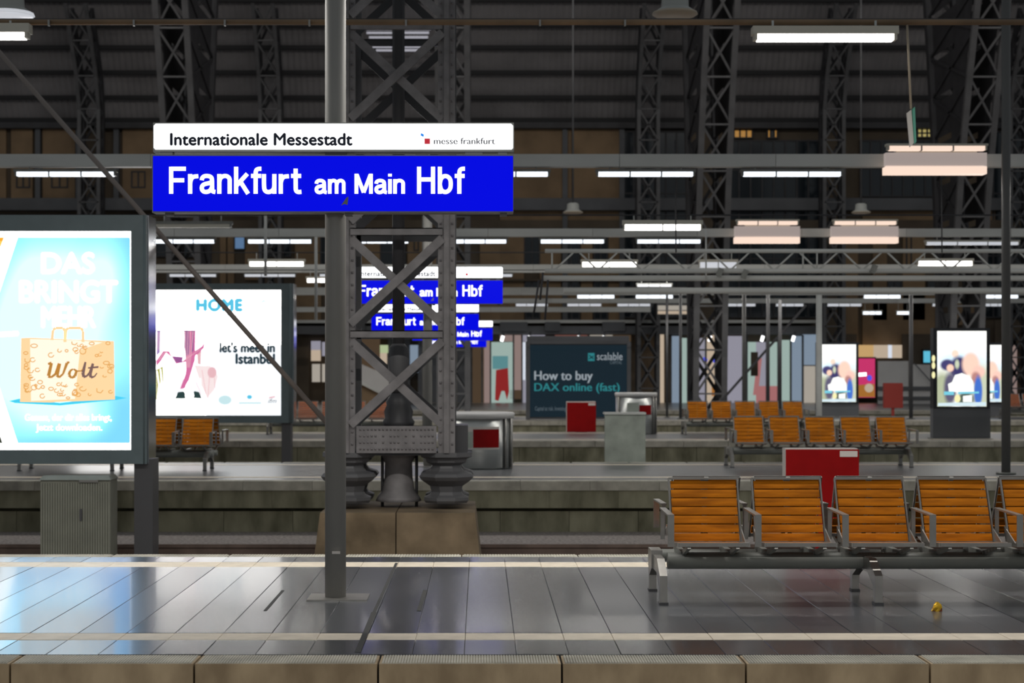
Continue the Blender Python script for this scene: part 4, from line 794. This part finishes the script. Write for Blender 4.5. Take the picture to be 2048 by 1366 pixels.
# ---------------------------------------------------------------- benches
def bench(label, n, armt, legs, wood, grp='platform benches', rear=True):
    t = thing('bench', label, 'bench', (0, 0, 0), grp); P = .607; half = (n - 1) / 2 * P
    def back(xc, y, s, cache={}):
        fr = MB(); w2 = .25; yb, yt, z0_, z1_ = y + s * .05, y + s * .27, .385, .835
        for sx in (-1, 1): fr.bar((xc + sx * w2, yb, z0_), (xc + sx * w2, yt, z1_), .011, .022, (0, 1, 0))
        fr.bar((xc - w2, yt, z1_), (xc + w2, yt, z1_), .022, .015); fr.bar((xc - w2, yb, z0_), (xc + w2, yb, z0_), .022, .022); fr.bar((xc, yb + s * .02, z0_), (xc, yt + s * .02, z1_), .03, .012, (0, 1, 0))
        b = fr.build('backrest', M['steel'], t)
        for k in range(7):
            f0 = (k + .03) / 7; f1 = (k + .90) / 7; th = -s * .011
            A = Vector((0, yb + (yt - yb) * f0, z0_ + .012 + (z1_ - z0_ - .024) * f0)); B = Vector((0, yb + (yt - yb) * f1, z0_ + .012 + (z1_ - z0_ - .024) * f1)); m_ = (A + B) / 2 + Vector((0, th * .8, 0)); nn = Vector((0, th, 0))
            rr = [A, A + nn * .6, m_ + (A - m_) * .5 + nn * .3, m_ + (B - m_) * .5 + nn * .3, B + nn * .6, B]
            v_ = [r_ + Vector((x_, 0, 0)) for x_ in (xc - w2 + .012, xc + w2 - .012) for r_ in rr]
            MB().add(v_, [tuple(range(5, -1, -1)), tuple(range(6, 12))] + [(j, (j + 1) % 6, 6 + (j + 1) % 6, 6 + j) for j in range(6)]).build('slat', M[wood], b)
    def seat(xc, y, s):
        fr = MB(); w2 = .245; y0_, y1_ = y - s * .35, y + s * .03
        fr.bar((xc - w2, y0_, .412), (xc + w2, y0_, .412), .03, .026); fr.bar((xc - w2, y1_, .38), (xc + w2, y1_, .38), .02, .02)
        for sx in (-1, 1): fr.bar((xc + sx * w2, y0_, .41), (xc + sx * w2, y1_, .38), .018, .03); fr.bar((xc + sx * .17, y0_ + s * .02, .395), (xc + sx * .17, y + s * .12, .29), .025, .03)
        b = fr.build('seat', M['steel'], t)
        for sx in (-1, 1): xg = xc + sx * (w2 + .012); MB().add([(xg + e, y0_ + s * .22, .40) for e in (-.004, .004)] + [(xg + e, y + s * .10, .39) for e in (-.004, .004)] + [(xg + e, y + s * .14, .50) for e in (-.004, .004)], [(0, 2, 4), (1, 5, 3), (0, 1, 3, 2), (2, 3, 5, 4), (4, 5, 1, 0)]).build('gusset', M['steel'], b)
        for k in range(5):
            ya = y0_ + (y1_ - y0_) * (k + .1) / 5; yb = y0_ + (y1_ - y0_) * (k + .92) / 5; z_ = .412 - .032 * k / 5
            MB().box(xc - w2 + .012, xc + w2 - .012, min(ya, yb), max(ya, yb), z_ - .012, z_ + .006, .004).build('slat', M[wood], b)
    rows = [(0.0, 1, 0.0)] + ([(.74, -1, .05)] if rear else [])
    for y, s, off in rows:
        for i in range(n): xc = -half + i * P + off; back(xc, y, s); seat(xc, y, s)
        for i in range(n + 1):
            x_ = -half - P / 2 + i * P + off; m_ = MB()
            m_.bar((x_, y - s * .38, .40), (x_, y - s * .38, .62), .045, .012); m_.bar((x_, y - s * .386, .618), (x_, y + s * .17, .625), .045, .012); m_.bar((x_, y + s * .17, .63), (x_, y + s * .17, .40), .03, .012)
            m_.build('armrest', M['steel'], t)
    L = half + P / 2
    MB().tube((-L + .02, .03, .26), (L - .02, .03, .26), .06, 12).build('beam', M['beamgrey'], t)
    if rear:
        MB().tube((-L + .02, .46, .255), (L - .02, .46, .255), .045, 12).build('beam', M['beamgrey'], t)
    for i in range(n):
        for o_ in (-.17, .17): bx('seat_bracket', M['steeldark'], t, -half + i * P + o_ - .02, -half + i * P + o_ + .02, .0, .5, .27, .33)
    for x_ in legs:
        pts = [(-.40, 0), (-.40, .2), (-.32, .27), (-.1, .30), (.1, .30), (.38, .25), (.42, .2), (.42, 0), (.35, 0), (.34, .12), (.1, .19), (-.2, .17), (-.34, .10), (-.345, 0)]
        # plate bent from flat bar: drawn as quads so the arch stays open
        lg = MB(); n_ = 7; o1 = pts[:8]; i1 = pts[:7:-1][:6]
        ring_o = [(-.40, 0), (-.40, .2), (-.2, .3), (.2, .3), (.42, .2), (.42, 0)]; ring_i = [(-.345, 0), (-.34, .12), (-.16, .2), (.16, .2), (.35, .12), (.355, 0)]
        v_ = [(x_ + sx, a, b) for sx in (-.027, .027) for a, b in ring_o + ring_i]; f_ = []
        for k in range(5):
            f_ += [(k, k + 1, 7 + k, 6 + k), (12 + k + 1, 12 + k, 18 + k, 19 + k), (k, 12 + k, 13 + k, k + 1), (6 + k + 1, 19 + k, 18 + k, 6 + k)]
        f_ += [(0, 6, 18, 12), (5, 17, 23, 11)]
        lg.add(v_, f_).box(x_ - .04, x_ + .04, .06, .3, .2, .33)
        b = lg.build('leg', M['steel'], t)
        for a in (-.37, .387): bx('foot', M['framedark'], b, x_ - .032, x_ + .032, a - .04, a + .04, 0, .015)
    return t
b1 = bench('nearest bench of orange slatted seats, cut by the right edge', 5, 0, (-1.57, -.075, 1.42), 'wood'); b1.location = (2.845, 12.55, 0)
bl2 = place(b1, (X(1638, 29.6) + .05, 29.6, 0), 'orange five seat bench on the second platform above the red box')
place(b1, (X(243, 28.6), 28.6, 0), 'orange bench on the second platform under the home poster')
place(b1, (X(1492, 44.3), 44.3, 0), 'small orange bench on the third platform right of the lattice pier')
b5 = bench('red brown bench far off between the poster and the column', 5, 0, (-1.57, -.075, 1.42), 'wooddark', rear=False); b5.location = (X(662, 44.5), 44.5, 0)
place(b5, (X(2120, 57.5), 58.5, 0), 'red brown bench at the right edge behind the dark pole')

# ---------------------------------------------------------------- cabinets, boxes, bins, litter
cb = thing('service_cabinet', 'ribbed grey cabinet under the blue poster', 'cabinet', (X(150, 20.8), 21.1, -.76)); d = 20.8
bx('body', M['cabinet'], cb, X(80, d), X(220, d), d + .02, d + .42, -.76, Z(958, d))
xa_, xb_ = X(80, d), X(220, d); n_ = 28; v_ = []
mb = MB()
for k in range(n_):
    a = xa_ + (xb_ - xa_) * k / n_; w_ = (xb_ - xa_) / n_; mb.box(a + w_ * .15, a + w_ * .85, d + .004, d + .02, -.74, Z(966, d))
tag(mb.build('door_ribs', M['cabinet'], cb), kind='stuff')
v_ = [(X(78, d), d - .01, Z(960, d)), (X(222, d), d - .01, Z(960, d)), (X(222, d), d + .44, Z(960, d)), (X(78, d), d + .44, Z(960, d)), (X(84, d), d + .04, Z(952, d)), (X(216, d), d + .04, Z(952, d)), (X(216, d), d + .4, Z(952, d)), (X(84, d), d + .4, Z(952, d))]
MB().add(v_, [(3, 2, 1, 0), (4, 5, 6, 7), (0, 1, 5, 4), (1, 2, 6, 5), (2, 3, 7, 6), (3, 0, 4, 7)]).build('lid', M['cabinet'], cb)
pbx('name_plate', M['steel'], cb, 158, 196, 960, 965, d - .016, d - .008); pbx('lock', M['framedark'], cb, 159, 164, 1018, 1042, d - .006, d + .004)
pc = thing('steel_panel_box', 'pale green grey sheet metal box behind the second platform', 'box', (X(1250, 31.3), 31.5, -.76)); pbx('front_sheet', M['panelgrey'], pc, 1210, 1291, 826, 1000, 31.3, 31.34)
bx('body', M['panelgrey'], pc, X(1212, 31.3), X(1289, 31.3), 31.34, 31.7, -.76, Z(828, 31.3)); bx('cap', M['galv'], pc, X(1209, 31.3), X(1292, 31.3), 31.28, 31.72, Z(829, 31.3), Z(825, 31.3))
def redbox(label, d, x0, x1, y0, y1, zf, m_, sticker=True):
    t = thing('red_box', label, 'box', (X((x0 + x1) / 2, d), d + .12, zf), None); 
    pbx('front_panel', M[m_], t, x0 + 1, x1, y0 + 2, y1, d, d + .02); bx('casing', M['paper'] if m_ == 'red' else M[m_], t, X(x0, d), X(x1, d) - .01, d + .02, d + .2, Z(y1, d), Z(y0, d))
    bx('post', M[m_], t, X((x0 + x1) / 2, d) - .05, X((x0 + x1) / 2, d) + .05, d + .06, d + .16, zf, Z(y1, d)); bx('base_plate', M['steeldark'], t, X((x0 + x1) / 2, d) - .15, X((x0 + x1) / 2, d) + .15, d, d + .22, zf, zf + .015)
    if sticker: w_ = (x1 - x0); pbx('sticker', M['paper'], t, x1 - w_ * .26, x1 - w_ * .02, y0 + 2 + w_ * .02, y0 + 2 + w_ * .1, d - .004, d)
redbox('red sheet metal box with a white sticker, right behind the nearest bench', 19.0, 1571, 1718, 897, 1052, -.76, 'red')
redbox('red box standing before the dark finance billboard', 45.5, 1133, 1192, 803, 864, 0, 'red')
redbox('faded red box in front of the pale hoarding', 66, 1768, 1806, 766, 816, -.76, 'palered', False)
def bin_(label, cx_, d, rpx, ytop, lab):
    c = Vector((X(cx_, d), d, 0)); r = rpx * d / F; zt_ = Z(ytop, d); t = thing('recycling_bin', label, 'bin', c, 'round steel recycling bins')
    MB().lathe(c, [(r * .94, 0), (r * .97, .03), (r * .97, zt_ - .09), (r * .93, zt_ - .085)], 28).build('drum', M['bin'], t)
    MB().lathe(c, [(r * .80, zt_ - .10), (r, zt_ - .10), (r * 1.02, zt_ - .02), (r * .98, zt_), (r * .8, zt_), (r * .5, zt_ - .05)], 28).build('rim', M['hoard'], t)
    n_ = 8
    for li, (a0, a1, z0_, z1_, mm, nm) in enumerate(lab):
        v_ = []; rl = r * (1.012 - .012 * li / len(lab))
        for k in range(n_ + 1):
            a = math.radians(a0 + (a1 - a0) * k / n_)
            for z_ in (z0_, z1_): v_.append(c + Vector((math.sin(a) * rl, -math.cos(a) * rl, z_)))
        MB().add(v_, [(2 * k, 2 * k + 2, 2 * k + 3, 2 * k + 1) for k in range(n_)]).build(nm, M[mm], t)
    for a in (-60, 50, 66): 
        a = math.radians(a); p = c + Vector((math.sin(a) * r, -math.cos(a) * r, 0)); MB().tube(p + Vector((0, 0, .02)), p + Vector((0, 0, zt_ - .1)), .02, 8).build('seam', M['steel'], t)
bin_('round steel recycling bin with red label at the right of the column foot', 952, 29.2, 76, 824, ((-4, 36, .36, .66, 'red', 'red_label'), (-16, -5, .36, .62, 'panelgrey', 'green_label'), (-30, 37, .33, .70, 'paper', 'label_backing')))
bin_('round steel recycling bin behind the pale sheet metal box', 1272, 44.8, 42, 785, ((4, 40, .50, .74, 'red', 'red_label'), (-30, 2, .45, .8, 'panelgrey', 'label_backing')))
wr = thing('snack_wrapper', 'crumpled yellow wrapper lying on the slate paving', 'litter', W(1874, 1222, 11.83) * 1.0); c = Vector((X(1874, 11.83), 11.83, 0)); wr.location = c; WO[wr.name] = c
rnd = random.Random(5); mb = MB(); n_ = 9
for i in range(4):
    for k in range(n_):
        a = k * 6.283 / n_; r_ = (.034, .04, .03, .01)[i] * rnd.uniform(.7, 1.25); mb.v.append(c + Vector((math.cos(a) * r_, math.sin(a) * r_ * .7, (.001, .02, .042, .058)[i] + rnd.uniform(-.004, .008) * (i > 0))))
for i in range(3):
    for k in range(n_): mb.f.append((i * n_ + k, i * n_ + (k + 1) % n_, (i + 1) * n_ + (k + 1) % n_, (i + 1) * n_ + k))
mb.f.append(tuple(range(3 * n_, 4 * n_))); mb.build('foil', M['gold'], wr); bx('paper_core', M['wooddark'], wr, c.x - .03, c.x + .03, c.y - .02, c.y + .02, 0, .022)
